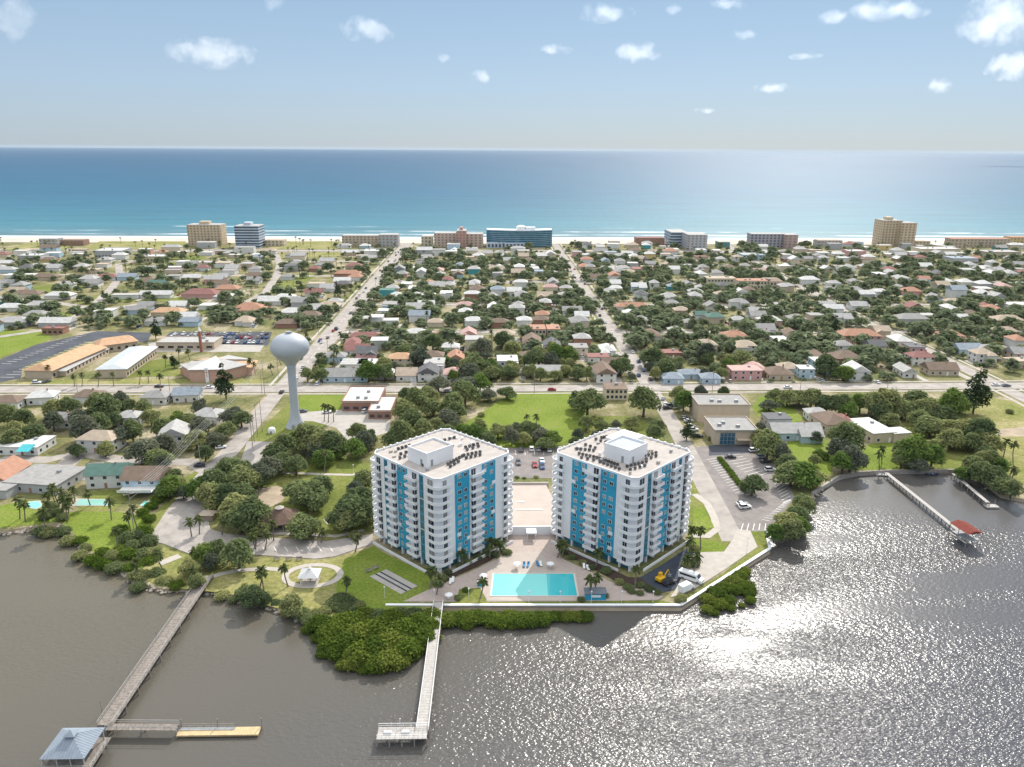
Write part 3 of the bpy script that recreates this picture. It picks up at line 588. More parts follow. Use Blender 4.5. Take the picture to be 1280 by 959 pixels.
# seawall
t=thing('seawall','long white capped concrete seawall along the river below the pool terrace','seawall')
line=[P(482,757),P(545,757.2),P(851,757.2),P(962,686.5),P(957.5,663.5)]
for i in range(4):
    mb=MB(); strip_geo(mb,[line[i],line[i+1]],0.9,0.42)
    a,b=Vector(line[i]),Vector(line[i+1]); d=(b-a).normalized(); nn=Vector((-d.y,d.x))
    if nn.y>0: nn=-nn
    mb=MB(); mb.prism([tuple(a+nn*0.45),tuple(a-nn*0.45),tuple(b-nn*0.45),tuple(b+nn*0.45)],0.1,0.40); mb.obj('cap',concrete if i>3 else white,t)
    mb=MB(); mb.prism([tuple(a+nn*0.3),tuple(a-nn*0.1),tuple(b-nn*0.1),tuple(b+nn*0.3)],-2.4,0.098); mb.obj('wall_panel',mat('seawall_face',(0.24,0.21,0.18),0.9,0.25,0.6),t)
t=thing('seawall','grey concrete seawall along the far cove behind the long red-roofed dock','seawall')
line=[P(1015,617),P(1048,596),P(1075,591),P(1106,589),P(1200,588),P(1226,601)]
for i in range(5):
    a,b=Vector(line[i]),Vector(line[i+1]); d=(b-a).normalized(); nn=Vector((-d.y,d.x))*0.4
    mb=MB(); mb.prism([tuple(a+nn),tuple(a-nn),tuple(b-nn),tuple(b+nn)],-2.4,0.5); mb.obj('wall_panel',concrete if i<1 else wood,t)
# ------------------------------------------------------------------ water tower
wx,wy=P(370,533); t=thing('water_tower','tall pale grey water tower with a rounded tank above the park trees','water tower',(wx,wy,0))
tower_paint=mat('tower_paint',(0.42,0.45,0.49),0.5,0.06,0.12,spec=0.4)
mb=MB(); mb.lathe([(4.6,0),(3.7,1.5),(2.9,3.2),(2.25,5.2),(1.95,7.5),(1.85,11),(1.8,24),(1.9,27.5),(2.4,29.0)],28); mb.obj('pedestal',tower_paint,t,smooth=True)
prof=[(2.4,29.0),(3.4,30.2),(5.0,31.6)]
for i in range(15):
    a=-0.75+ (math.pi/2+0.75)*i/14; prof.append((8.35*math.cos(a) if i<14 else 0.3, 36.6+ (6.3 if a>0 else 5.9)*math.sin(a)))
mb=MB(); mb.lathe(prof,36); mb.obj('tank',tower_paint,t,smooth=True)
mb=MB(); mb.lathe([(0.9,42.9),(0.9,43.5),(0.2,43.55)],10); mb.tube((0.5,0,43.3),(0.5,0,45.2),0.06,0.04); mb.obj('roof_vent',grey_metal,t)
mb=MB(); mb.lathe([(1.4,42.7),(1.4,43.6)],14); mb.obj('guard_rail',grey_metal,t)
mb=MB(); mb.box(-0.6,0.6,-4.75,-4.0,0,2.2); mb.obj('door',grey_metal,t)
OCC.append((wx,wy,7))
t=thing('storage_tank','small white dome tank on the grass below the water tower','tank',(*P(340,541),0))
mb=MB(); mb.lathe([(1.6,0),(1.6,1.6),(1.2,2.3),(0.3,2.6)],16); mb.obj('shell',white,t,smooth=True); mb=MB(); mb.box(-0.4,0.4,-1.75,-1.5,0,1.2); mb.obj('door',grey_metal,t)
# ------------------------------------------------------------------ park shelters
t=thing('gazebo','small white gazebo with peaked roof inside the looped path','gazebo',(*P(388,727),0.06))
mb=MB(); mb.box(-2.4,2.4,-2.4,2.4,0,0.12); mb.obj('floor_slab',walk,t)
mb=MB(); mb.add([(-2.9,-2.9,2.6),(2.9,-2.9,2.6),(2.9,2.9,2.6),(-2.9,2.9,2.6),(0,0,4.4)],[(0,1,4),(1,2,4),(2,3,4),(3,0,4),(3,2,1,0)]); rf=mb.obj('roof',mat('gazebo_white',(0.55,0.55,0.55),0.8,0.05,0.5),t)
mb=MB(); mb.add([(-0.5,-0.5,4.2),(0.5,-0.5,4.2),(0.5,0.5,4.2),(-0.5,0.5,4.2),(0,0,5.0)],[(0,1,4),(1,2,4),(2,3,4),(3,0,4)]); mb.obj('cupola',white,rf)
for x in (-2.2,2.2):
    for y in (-2.2,2.2): mb=MB(); mb.box(x-0.1,x+0.1,y-0.1,y+0.1,0.122,2.598); mb.obj('post',white,t)
mb=MB(); mb.box(-0.7,0.7,-0.4,0.4,0.8,0.88); mb.box(-0.1,0.1,-0.1,0.1,0.122,0.8); mb.obj('table',wood,t)
t=thing('park_shelter','round brown-roofed shelter with pale vent among the park trees','shelter',(*P(351,655),0))
mb=MB(); mb.lathe([(7.0,2.7),(1.2,5.6),(0.1,5.62)],8); rf=mb.obj('roof',mat('brown_shingle',(0.13,0.085,0.065),0.9,0.2,0.8),t)
mb=MB(); mb.lathe([(1.3,5.5),(1.3,6.0)],8); mb.lathe([(1.6,6.0),(0.2,6.6)],8); mb.obj('vent',concrete,rf)
for i in range(8):
    mb=MB(); a=i*math.pi/4+0.39; mb.tube((6*math.cos(a),6*math.sin(a),0),(6*math.cos(a),6*math.sin(a),2.9),0.18,0.18); mb.obj('post',wood,t)
mb=MB(); mb.lathe([(6.5,0.1),(6.5,0.16)],8); mb.obj('floor_slab',concrete,t); OCC.append((*P(351,655),7))
t=thing('park_kiosk','small kiosk with tan hip roof at the corner of the park car park','kiosk',(*P(260,649),0))
mb=MB(); mb.box(-2,2,-1.5,1.5,0,2.2); mb.obj('wall',mat('tan_block',(0.36,0.28,0.22),0.9,0.1),t); mb=MB(); mb.add([(-2.6,-2.1,2.2),(2.6,-2.1,2.2),(2.6,2.1,2.2),(-2.6,2.1,2.2),(-0.8,0,3.4),(0.8,0,3.4)],[(0,1,5,4),(1,2,5),(2,3,4,5),(3,0,4)]); mb.obj('roof',mat('tan_shingle',(0.42,0.34,0.27),0.9,0.15,0.7),t)
bench_s=MB(); bench_s.box(-0.8,0.8,-0.22,0.22,0.4,0.46); bench_s=bench_s.mesh('seat',wood); bench_b=MB(); bench_b.box(-0.8,0.8,0.2,0.26,0.55,0.9); bench_b=bench_b.mesh('backrest',wood); bench_l=MB(); bench_l.box(-0.05,0.05,-0.2,0.24,0,0.398); bench_l=bench_l.mesh('leg',grey_metal)
def bench(px,py,lab,rz,group=None,m=None):
    x,y=P(px,py,0.4); t=thing('park_bench',lab,'bench',(x,y,0.06),rz,group); t.scale=(1.2,1.2,1.2)
    for nm,me,lx in (('seat',bench_s,0),('backrest',bench_b,0),('leg',bench_l,-0.6),('leg',bench_l,0.6)): link(nm,me,t,(lx,0,0))
bench(461,714,'white bench at the shuffleboard court, lower of two',R(35)); bench(470,710,'white bench at the shuffleboard court, upper of two',R(35))
for i,px in enumerate((346,361,374)): bench(px,699,('wooden bench at the lower edge of the park car park, left of three','wooden bench at the lower edge of the park car park, middle of three','wooden bench at the lower edge of the park car park, right of three')[i],0)
# ------------------------------------------------------------------ piers and docks
def pier(name,label,pts,w,dz,rail=True,step=6.0,mdeck=wood,mrail=None,cat='pier',pile_r=0.16,railh=1.0):
    """deck, one railing per side, and every pile a part of its own"""
    t=thing(name,label,cat,(*pts[0],0)); ox,oy=pts[0]
    q=[(a-ox,b-oy) for a,b in pts]
    mb=MB()
    for i in range(len(q)-1):
        a,b=Vector(q[i]),Vector(q[i+1]); d=(b-a).normalized(); nn=Vector((-d.y,d.x))*w/2; L_=(b-a).length; n_=max(1,int(L_/0.9))
        for k in range(n_):
            s0=a+d*(L_*k/n_); s1=a+d*(L_*(k+1)/n_-0.04); mb.prism([tuple(s0+nn),tuple(s0-nn),tuple(s1-nn),tuple(s1+nn)],dz-0.12,dz)
    mb.obj('deck',mdeck,t)
    for s_ in (-1,1):
        o=offset(q,s_*(w/2-0.08))
        if rail:
            mb=MB()
            for i in range(len(o)-1):
                a,b=Vector(o[i]),Vector(o[i+1]); L_=(b-a).length; n_=max(1,int(L_/2.2))
                for z in (railh*0.5,railh): mb.tube((*a,dz+z),(*b,dz+z),0.035 if z<railh else 0.055,0.035 if z<railh else 0.055,4)
                for k in range(n_+1):
                    p_=a.lerp(b,k/n_); mb.tube((*p_,dz+0.01),(*p_,dz+railh),0.045,0.045,4)
            mb.obj('railing',mrail or mdeck,t)
        for i in range(len(o)-1):
            a,b=Vector(o[i]),Vector(o[i+1]); L_=(b-a).length; n_=max(1,int(L_/step))
            for k in range(n_+1):
                p_=a.lerp(b,k/n_); mb=MB(); mb.tube((*p_,-2.2),(*p_,dz-0.125),pile_r,pile_r,6); mb.obj('pile',MATS['weathered_wood'],t)
    return t
lw=mat('pale_plank',(0.42,0.395,0.37),0.9,0.15,1.5); dw=mat('worn_plank',(0.235,0.205,0.18),0.9,0.3,1.2)
pA=P(260,723); pB=P(131,906,1.0)
pier('fishing_pier','long weathered wooden pier reaching from the park to the pavilion on the water',[pA,pB],3.3,0.9,mdeck=dw,mrail=lw)
px0,py0=P(95,942,1.0)
t=thing('pier_pavilion','square pavilion with grey metal hip roof at the end of the long wooden pier','pavilion',(px0-0.2,py0,0))
mb=MB(); mb.box(-4.6,5.2,-4.6,4.6,0.78,0.9); mb.obj('deck',dw,t)
mb=MB(); mb.add([(-4.4,-4.4,3.6),(4.4,-4.4,3.6),(4.4,4.4,3.6),(-4.4,4.4,3.6),(0,0,5.9)],[(0,1,4),(1,2,4),(2,3,4),(3,0,4),(3,2,1,0)])
for i in range(15):
    x=-4.2+i*0.6; zz=3.62; mb.tube((x,-4.4,3.62),(x*0.02,-0.1*0,5.9) if False else (x,-abs(x),5.9-(5.9-3.6)*abs(x)/4.4+0.03),0.035,0.035,4)
    mb.tube((4.4,x,3.62),(abs(x),x,5.9-(5.9-3.6)*abs(x)/4.4+0.03),0.035,0.035,4)
rf=mb.obj('roof',metal_roof,t)
mb=MB(); mb.box(-0.8,0.8,-0.8,0.8,5.3,6.0); mb.add([(-1.15,-1.15,6.003),(1.15,-1.15,6.003),(1.15,1.15,6.003),(-1.15,1.15,6.003),(0,0,6.8)],[(0,1,4),(1,2,4),(2,3,4),(3,0,4),(3,2,1,0)]); mb.obj('cupola',metal_roof,rf)
for x in (-4,-1.33,1.33,4):
    for y in (-4,4): mb=MB(); mb.box(x-0.1,x+0.1,y-0.1,y+0.1,0.905,3.598); mb.obj('post',lw,t)
    mb=MB(); mb.tube((x,-4.2,-2.2),(x,-4.2,0.77),0.18,0.18); mb.obj('pile',wood,t); mb=MB(); mb.tube((x,4.2,-2.2),(x,4.2,0.77),0.18,0.18); mb.obj('pile',wood,t)
for a,b in (((-4.4,-4.4),(4.4,-4.4)),((-4.4,-4.4),(-4.4,4.4)),((-4.4,4.4),(1.5,4.4)),((5.1,-4.4),(5.1,3.0))):
    mb=MB(); 
    for z in (1.3,1.6,1.95): mb.tube((*a,z),(*b,z),0.06,0.06,4)
    L_=math.dist(a,b); n_=int(L_/1.4)
    for k in range(n_+1): mb.tube((a[0]+(b[0]-a[0])*k/n_,a[1]+(b[1]-a[1])*k/n_,0.905),(a[0]+(b[0]-a[0])*k/n_,a[1]+(b[1]-a[1])*k/n_,1.95),0.06,0.06,4)
    mb.obj('railing',lw,t)
a=P(134,908,0.8); b=P(222,910,0.5); c=P(328,909,0.2)
pier('gangway','narrow grey wooden gangway running off the long pier towards the floating dock',[a,b],2.0,0.7,mdeck=dw,mrail=lw,cat='gangway')
t=thing('floating_dock','new yellow-brown wooden floating dock beyond the grey gangway','dock',(*b,0))
L_=math.dist(b,c); mb=MB()
for k in range(int(L_/0.6)): mb.box(k*0.6,k*0.6+0.56,-1.2,1.2,-0.85,-0.45)
mb.obj('deck',new_wood,t)
mb=MB(); 
for y in (1.15,):
    for z in (0.0,0.5): mb.tube((0,y,z),(L_*0.66,y,z),0.05,0.05,4)
    for k in range(8): mb.tube((L_*0.66*k/7,y,-0.45),(L_*0.66*k/7,y,0.5),0.05,0.05,4)
mb.obj('railing',wood,t); mb=MB(); mb.box(0,L_*0.66,0.3,1.1,-0.447,-0.35); mb.obj('ramp',grey_metal,t)
for x in (0.3,L_*0.45,L_-0.5): mb=MB(); mb.tube((x,1.35,-2.2),(x,1.35,1.6),0.12,0.12); mb.obj('pile',wood,t)
for px,py in ((127,888),(162,848),(196,800)): 
    x,y=P(px,py,0); t=thing('mooring_pole','thin dark pole standing in the water along the left of the long pier','pole',(x,y,-2),0,'poles along the long pier'); mb=MB(); mb.tube((0,0,0),(0,0,4.6),0.07,0.06); mb.obj('shaft',wood,t)
a=P(548,753,0.9); b=P(528,912,0.9)
pier('boardwalk_pier','straight pale boardwalk pier running out from the pool terrace',[a,(b[0],b[1])],2.7,0.9,mdeck=lw,mrail=white,railh=0.85)
a=P(472.5,914,0.9); b=P(533,917,0.9)
t=pier('pier_platform','wide pale platform with white railings at the end of the boardwalk pier',[(a[0],a[1]-0.6),(b[0]+0.2,a[1]-0.6)],3.6,0.88,mdeck=lw,mrail=white,cat='platform',step=2.2)
mb=MB(); mb.box(1.4,2.9,-0.3,0.3,0.885,1.35); mb.obj('bench',white,t); mb=MB(); mb.box(5.2,6.7,-0.3,0.3,0.885,1.35); mb.obj('bench',white,t); mb=MB(); mb.tube((4.6,1.5,0.885),(4.6,1.5,3.2),0.05,0.05); mb.obj('lamp_post',white,t)
a=P(1108,590,1.0); b=P(1206,668,1.0)
pier('private_dock','long narrow wooden dock leading out to the red-roofed boat shelter',[a,b],1.5,0.75,rail=False,mdeck=lw,cat='dock',step=4.5)
x,y=P(1213,683,-1.0); t=thing('boat_shelter','open boat shelter with red metal roof at the tip of the long narrow dock','boat shelter',(x,y+3.5,0),R(8)); t.scale=(0.9,0.9,1.0)
red=mat('red_metal_roof',(0.20,0.06,0.048),0.95,0.12,0.8,spec=0.05)
mb=MB(); mb.add([(-3.2,-4.6,3.7),(0,-4.6,4.6),(3.2,-4.6,3.7),(-3.2,4.6,3.7),(0,4.6,4.6),(3.2,4.6,3.7)],[(0,1,4,3),(1,2,5,4),(0,3,5,2),(0,2,1),(3,4,5)]); mb.obj('roof',red,t)
for xx in (-2.95,2.95):
    for yy in (-4.2,0,4.2): mb=MB(); mb.tube((xx,yy,-2.2),(xx,yy,3.72),0.13,0.13); mb.obj('post',wood,t)
mb=MB(); mb.box(-3.4,-2.6,-4.5,4.5,0.5,0.62); mb.obj('catwalk',lw,t); mb=MB(); mb.box(-2.4,2.4,-3.8,3.8,0.9,1.1); mb.obj('boat_lift',grey_metal,t)
a=P(1192,591,1.0); b=P(1235,627,1.0)
pier('side_dock','shorter narrow grey dock near the wooded bank on the right',[a,b],1.4,0.7,rail=False,mdeck=lw,cat='dock',step=4)
x,y=P(1240,629,0.5); t=thing('dock_float','small grey float platform at the end of the shorter dock','float',(x,y,0)); mb=MB(); mb.box(-2.2,2.2,-1.2,1.2,-1.0,-0.5); mb.obj('deck',lw,t)
for xx in (-2,2): mb=MB(); mb.tube((xx,1.3,-2.2),(xx,1.3,1.0),0.12,0.12); mb.obj('pile',wood,t)
def boat(px,py,label,rz,m,sc=1.0):
    x,y=P(px,py,-0.6); t=thing('rowing_boat',label,'boat',(x,y,-1.15),rz); t.scale=(sc,sc,sc)
    mb=MB(); st=[(-2.4,0.75,0.0),(0,0.9,0),(1.6,0.7,0.05),(2.6,0.05,0.15)]
    v=[];f=[]
    for xx,w,z in st: v+=[(xx,-w,0.55+z),(xx,-w*0.6,z),(xx,w*0.6,z),(xx,w,0.55+z)]
    for k in range(3):
        for j in range(3): f.append((k*4+j,k*4+j+1,k*4+4+j+1,k*4+4+j))
    f.append((0,1,2,3)); mb.add(v,f); mb.obj('hull',m,t); mb=MB(); mb.box(-0.3,0.3,-0.75,0.75,0.35,0.4); mb.obj('thwart',wood,t)
    return t
boat(1103,593,'white rowing boat tied at the root of the long narrow dock',R(-12),white)
boat(1166,592,'dark blue boat moored against the cove seawall between the two docks',0,mat('boat_blue',(0.05,0.08,0.14),0.4))
boat(1240,633,'white skiff lying beside the float of the shorter dock',R(-20),white,0.9)
# ------------------------------------------------------------------ vehicles
wheel_me=MB(); wheel_me.tube((0,-0.11,0),(0,0.11,0),0.32,0.32,12); wheel_me=wheel_me.mesh('wheel',rubber)
hub_me=MB(); hub_me.tube((0,-0.125,0),(0,0.125,0),0.18,0.18,8); hub_me=hub_me.mesh('rim',grey_metal)
CARM={'white':(0.78,0.78,0.78),'silver':(0.42,0.43,0.45),'black':(0.02,0.02,0.025),'grey':(0.13,0.135,0.145),'red':(0.36,0.02,0.02),'blue':(0.03,0.08,0.22),'tan':(0.42,0.36,0.27)}
for k_,v_ in CARM.items(): mat('car_'+k_,v_,0.25,spec=0.6)
def car_body(suv):
    zr=1.72 if suv else 1.42
    pr=[(-2.25,0.32),(-2.28,0.78),(-2.15,0.98 if suv else 0.92),(0.75,0.98),(2.05,0.84),(2.25,0.62),(2.22,0.32)]
    mb=MB()
    def ext(pr,w,mi,taper=None):
        n=len(pr); v=[(x,-w,z) for x,z in pr]+[(x,w,z) for x,z in pr]
        if taper: v=[(x,y*(taper if z>taper_z else 1),z) for x,y,z in v]
        mb.add(v,[tuple(range(n)),tuple(range(2*n-1,n-1,-1))]+[(i,n+i,n+(i+1)%n,(i+1)%n) for i in range(n)],mi)
    ext(pr,0.9,0)
    b=[(-2.1 if suv else -1.75,0.96),(-1.85 if suv else -1.15,zr-0.08),(0.05,zr-0.08),(0.95,0.96)]
    taper_z=1.2; ext(b,0.83,1,0.84)
    r=[(-1.88 if suv else -1.2,zr-0.078),(-1.8 if suv else -1.1,zr),(0.0,zr),(0.1,zr-0.078)]
    n=len(r); v=[(x,-0.7,z) for x,z in r]+[(x,0.7,z) for x,z in r]; mb.add(v,[tuple(range(n)),tuple(range(2*n-1,n-1,-1))]+[(i,n+i,n+(i+1)%n,(i+1)%n) for i in range(n)],0)
    return mb
CB={}
for suv in (0,1):
    for k_ in CARM: CB[(suv,k_)]=car_body(suv).mesh('body',[MATS['car_'+k_],glass])
lamp_me=MB(); lamp_me.box(-0.03,0.03,-0.18,0.18,-0.07,0.07); lamp_me=lamp_me.mesh('headlight',white); tail_me=MB(); tail_me.box(-0.03,0.03,-0.15,0.15,-0.1,0.1); tail_me=tail_me.mesh('tail_light',mat('tail_red',(0.3,0.01,0.01),0.3))
def car(x,y,z,rz,colr,label,group=None,suv=0,parts=True):
    if not parts:
        o=link('parked_car',CB[(suv,colr)],None,(x,y,z),rz); return tag(o,label,'car',group)
    t=thing('parked_car',label,'car',(x,y,z),rz,group); link('body',CB[(suv,colr)],t)
    for a in (-1.4,1.4):
        for b in (-0.84,0.84): w=link('wheel',wheel_me,t,(a,b,0.32)); link('rim',hub_me,w)
    for b in (-0.62,0.62): link('headlight',lamp_me,t,(2.24,b,0.66)); link('tail_light',tail_me,t,(-2.27,b,0.75))
    OCC.append((x,y,2.5)); return t
def pcar(px,py,deg,colr,label,group=None,suv=0,parts=True,z=0.12):
    x,y=P(px,py,0.6); return car(x,y,z,R(deg),colr,label,group,suv,parts)
pcar(928,630,12,'silver','silver car beside the white car at the lone lot tree',suv=0); pcar(931.5,633.5,12,'white','white car parked below the lone tree in the visitor lot',suv=1)
pcar(913,571,0,'black','black car parked at the top of the hedge in the visitor lot',suv=0)
pcar(943,563,8,'white','white car in the shade by the office building corner',suv=1); pcar(953,571,5,'silver','silver car under the big lot tree, uppermost of its row',suv=1); pcar(957,577,5,'black','black car under the big lot tree, between silver and white cars'); pcar(963,587,5,'white','white car below the black car under the big lot tree',suv=1)
pcar(857,522.5,5,'grey','grey car at the top of the row beside the beige hall',suv=1); pcar(861,526,5,'silver','silver car second in the row beside the beige hall'); pcar(864,533,5,'silver','dark-windowed silver van in the row beside the beige hall',suv=1); pcar(867,537,5,'white','long white car in the row beside the beige hall',suv=1); pcar(872,545,5,'black','black car at the bottom of the row beside the beige hall',suv=1)
for px,py,c_,su,lab in ((651,562,'grey',0,'grey car in the courtyard lot, first of the far row'),(664.5,561,'white',1,'white pickup-sized car in the courtyard lot, second of the far row'),(673,561,'silver',1,'silver car in the courtyard lot, third of the far row'),(687,562,'white',1,'white car in the courtyard lot beside the right tower'),(668.5,581,'red',0,'red car in the courtyard lot between the towers'),(677.5,576,'white',0,'white car in the courtyard lot behind the blue one'),(677.8,583,'blue',1,'dark blue car in the courtyard lot beside the red car'),(648,578,'grey',1,'dark grey car at the left tower end of the courtyard lot'),(700,561,'silver',0,'silver car half hidden behind the right tower roof')):
    pcar(px,py,88 if py<570 else 272,c_,lab,suv=su)
pcar(276,559,25,'white','white car on the verge of the sandy track by the wires',suv=0); pcar(378,514,20,'grey','teal-grey car parked on the drive beside the water tower',suv=0); pcar(20,582,10,'white','white car outside the teal and white house',suv=0); pcar(10,578,80,'silver','silver car beside the white house at the left edge')
pcar(457,514,60,'white','white car parked beside the flat-roofed clinic',suv=1); pcar(409,515,15,'white','white car on the clinic forecourt by the palms'); pcar(250,582,5,'black','black car at the foot of the power pole by the track')
pcar(183,577,5,'white','white car in the shade behind the brown-roofed blue house'); pcar(196,577,5,'black','dark car under the tree behind the brown-roofed blue house',suv=1); pcar(46,478,0,'white','white car in front of the long orange-roofed school',suv=1); pcar(58,477,60,'grey','grey car in front of the long orange-roofed school')
for i,(px,py,c_) in enumerate(((832,505,'white'),(838,507,'grey'),(843,504,'white'),(834,510,'black'),(829,498,'silver'),(847,509,'silver'))): pcar(px,py,(80,20,95,10,70,40)[i],c_,f'{c_} car among the cluster parked under the trees by the lane'+(', nearest the oak',', nearest the road',', far corner',', nearest the apartment block',', by the kerb',', nearest the hall')[i],suv=i%2)
for px,py,c_,dx in ((377,464,'white',1),(379,459,'silver',1),(352,490,'black',0),(420,410,'black',1),(402,428,'white',-1),(455,365,'white',1),(470,348,'grey',-1),(380,436,'grey',-1)):
    x,y=P(px,py,0.6); pcar(px,py,90,c_,f'{c_} car driving along the wide avenue'+(' near the river road' if y<480 else ' far from the river road' if y>600 else ' by the school'),parts=y<450)
for px,py,c_ in ((767,435,'black'),(787,466,'silver'),(800,458,'white'),(757,403,'white'),(780,452,'grey'),(813,474,'black'),(791,440,'white'),(804,463,'blue')): 
    x,y=P(px,py,0.6); pcar(px,py,90,c_,f'{c_} car parked along the verge of the middle street','cars along the middle street',parts=False)
for px,py,c_ in ((199,483,'black'),(262,484,'white'),(560,489,'silver'),(690,487,'red'),(985,484,'white'),(1245,481,'white'),(1258,482,'grey'),(455,487,'white')): pcar(px,py,0,c_,f'{c_} car on the river road','cars on the river road',parts=False)
# school car lot: three rows
for r_,(y0,xa,xb) in enumerate(((418.5,214,336),(423,209,334),(429,203,333))):
    xs=np.arange(xa,xb,5.2)
    for px in xs:
        if rnd.random()<0.22: continue
        c_=rnd.choice(['white','silver','grey','black','blue','white','red','silver','tan']); x,y=P(px,y0)
        car(x,y,0.08,R(90+rnd.choice((0,180))),c_,f'{c_} car parked in the school lot behind the church, '+('far row','middle row','near row')[r_],f'{c_} cars in the school lot '+('far row','middle row','near row')[r_],rnd.random()<.4,False)
# big vehicles by the right tower
t=thing('minibus','long white minibus parked on the turnaround right of the tower','minibus',(*P(864,722,1.0),0.15),R(-38))
mb=MB(); pr=[(-3.6,0.45),(-3.6,2.5),(2.0,2.55),(2.6,1.6),(3.6,1.3),(3.6,0.45)]; n_=len(pr); v=[(x,-1.05,z) for x,z in pr]+[(x,1.05,z) for x,z in pr]; mb.add(v,[tuple(range(n_)),tuple(range(2*n_-1,n_-1,-1))]+[(i,n_+i,n_+(i+1)%n_,(i+1)%n_) for i in range(n_)]); mb.obj('body',white,t)
for s_ in (-1.06,1.06): mb=MB(); mb.box(-3.2,1.8,s_-0.02,s_+0.02,1.5,2.1); mb.obj('window',glass,t)
mb=MB(); mb.add([(2.05,-0.95,2.45),(2.05,0.95,2.45),(2.58,0.95,1.66),(2.58,-0.95,1.66)],[(3,2,1,0)]); w=mb.obj('windscreen',glass,t,loc=(0.03,0,0.03))
def wheels(t,xs,yy,r=1.3):
    for a in xs:
        for b in (-yy,yy): w=link('wheel',wheel_me,t,(a,b,0.32*r),0,r); link('rim',hub_me,w)
wheels(t,(-2.2,2.4),0.95)
t=thing('box_van','white box van parked below the minibus near the seawall','van',(*P(858,735,1.0),0.15),R(35)); t.scale=(0.85,0.85,0.85)
mb=MB(); mb.box(-3.0,1.2,-1.1,1.1,0.5,2.9); mb.obj('cargo_box',white,t); mb=MB(); pr=[(1.25,0.4),(1.25,2.1),(2.0,2.05),(2.5,1.35),(3.1,1.2),(3.1,0.4)]; n_=len(pr); v=[(x,-0.95,z) for x,z in pr]+[(x,0.95,z) for x,z in pr]; mb.add(v,[tuple(range(n_)),tuple(range(2*n_-1,n_-1,-1))]+[(i,n_+i,n_+(i+1)%n_,(i+1)%n_) for i in range(n_)]); mb.obj('cab',white,t)
mb=MB(); mb.add([(2.05,-0.85,2.0),(2.05,0.85,2.0),(2.48,0.85,1.4),(2.48,-0.85,1.4)],[(3,2,1,0)]); mb.obj('windscreen',glass,t,loc=(0.03,0,0.03)); wheels(t,(-2.0,2.2),0.95)
pcar(836.5,728,35,'black','dark pickup parked in the tower shade beside the yellow excavator',suv=1,z=0.15)
t=thing('excavator','small yellow excavator in the tower shade on the dark drive','excavator',(*P(826,725,0.6),0.14),R(40)); yel=mat('machine_yellow',(0.60,0.36,0.02),0.5,0.1)
for s_ in (-0.8,0.8): mb=MB(); mb.box(-1.5,1.5,s_-0.25,s_+0.25,0,0.6); mb.obj('track',rubber,t)
mb=MB(); mb.box(-1.5,1.0,-1.0,1.0,0.65,1.5); mb.obj('body',yel,t); mb=MB(); mb.box(-0.2,0.9,0.1,0.95,1.503,2.5,0); mb.box(0.89,0.93,0.2,0.85,1.7,2.4,1); mb.obj('cab',[yel,glass],t)
mb=MB(); mb.tube((0.9,-0.4,1.3),(2.6,-0.4,3.0),0.2,0.16); mb.tube((2.6,-0.4,3.0),(3.6,-0.4,1.2),0.16,0.12); mb.obj('boom',yel,t); mb=MB(); mb.box(3.2,3.9,-0.8,0.0,0.3,1.1); mb.obj('bucket',grey_metal,t)
# ------------------------------------------------------------------ poles, lamps, power line
def pole(px,py,h,label,arm=2.4,group=None,name='utility_pole'):
    x,y=P(px,py); t=thing(name,label,'utility pole',(x,y,0),0,group)
    mb=MB(); mb.tube((0,0,0),(0,0,h),0.17,0.11,6); mb.obj('shaft',wood,t)
    if arm:
        mb=MB(); mb.box(-arm/2,arm/2,-0.08,0.08,h-0.7,h-0.5); a=mb.obj('crossarm',wood,t,rz=R(35))
        for k in (-1,0,1): mb=MB(); mb.lathe([(0.07,h-0.497),(0.09,h-0.4),(0.05,h-0.25)],6); mb.obj('insulator',white,a,loc=(k*arm*0.45,0,0))
    return x,y,h
p1=pole(331,493,17,'tall power pole at the corner of the wide avenue and river road',3.2)
p2=pole(251,583,15,'power pole carrying the wires beside the sandy track',3.2)
p3=pole(169,673,16,'power pole on the lawn near the water at the end of the wires',3.2)
far=(p3[0]-34,p3[1]-62,19)
pole_w=thing('power_line','bundle of power wires sagging over the left park trees towards the water','power line',(0,0,0))
pt=[p1,p2,p3]
for i in range(2):
    for k in (-1.5,-0.5,0.6,1.5,0.1):
        mb=MB(); a=Vector((pt[i][0]+k,pt[i][1]-k*0.3,pt[i][2]-(0.3 if k!=0.1 else 2.2))); b=Vector((pt[i+1][0]+k,pt[i+1][1]-k*0.3,pt[i+1][2]-(0.3 if k!=0.1 else 2.2))); pr=None
        for j in range(13):
            s_=j/12; q=a.lerp(b,s_); q.z-=2.2*4*s_*(1-s_)*0.6
            if pr is not None: mb.tube(pr,q,0.03,0.03,4,cap=False)
            pr=q
        mb.obj('wire',mat('wire_metal',(0.5,0.5,0.48),0.5),pole_w)
for i,(px,py,h) in enumerate(((316,561,15),(322,546,15),(328,540,15),(318,553,11))): pole(px,py,h,('thin pole at the park road, first from the river','thin pole at the park road, third from the river','thin pole at the park road, farthest from the river','thin pole at the park road, second from the river')[i],0 if i!=1 else 2)
for i in range(11):
    pole(*(lambda y: (0,0))(0),0,'',0) if False else None
    y=410+i*52; x=AV1+(8.2 if i%2 else -8.2); t=thing('utility_pole','wooden utility pole on the verge of the wide avenue','utility pole',(x,y,0),0,'poles along the wide avenue'); mb=MB(); mb.tube((0,0,0),(0,0,11),0.16,0.1,5); mb.obj('shaft',wood,t); mb=MB(); mb.box(-1.1,1.1,-0.08,0.08,10.2,10.4); mb.obj('crossarm',wood,t)
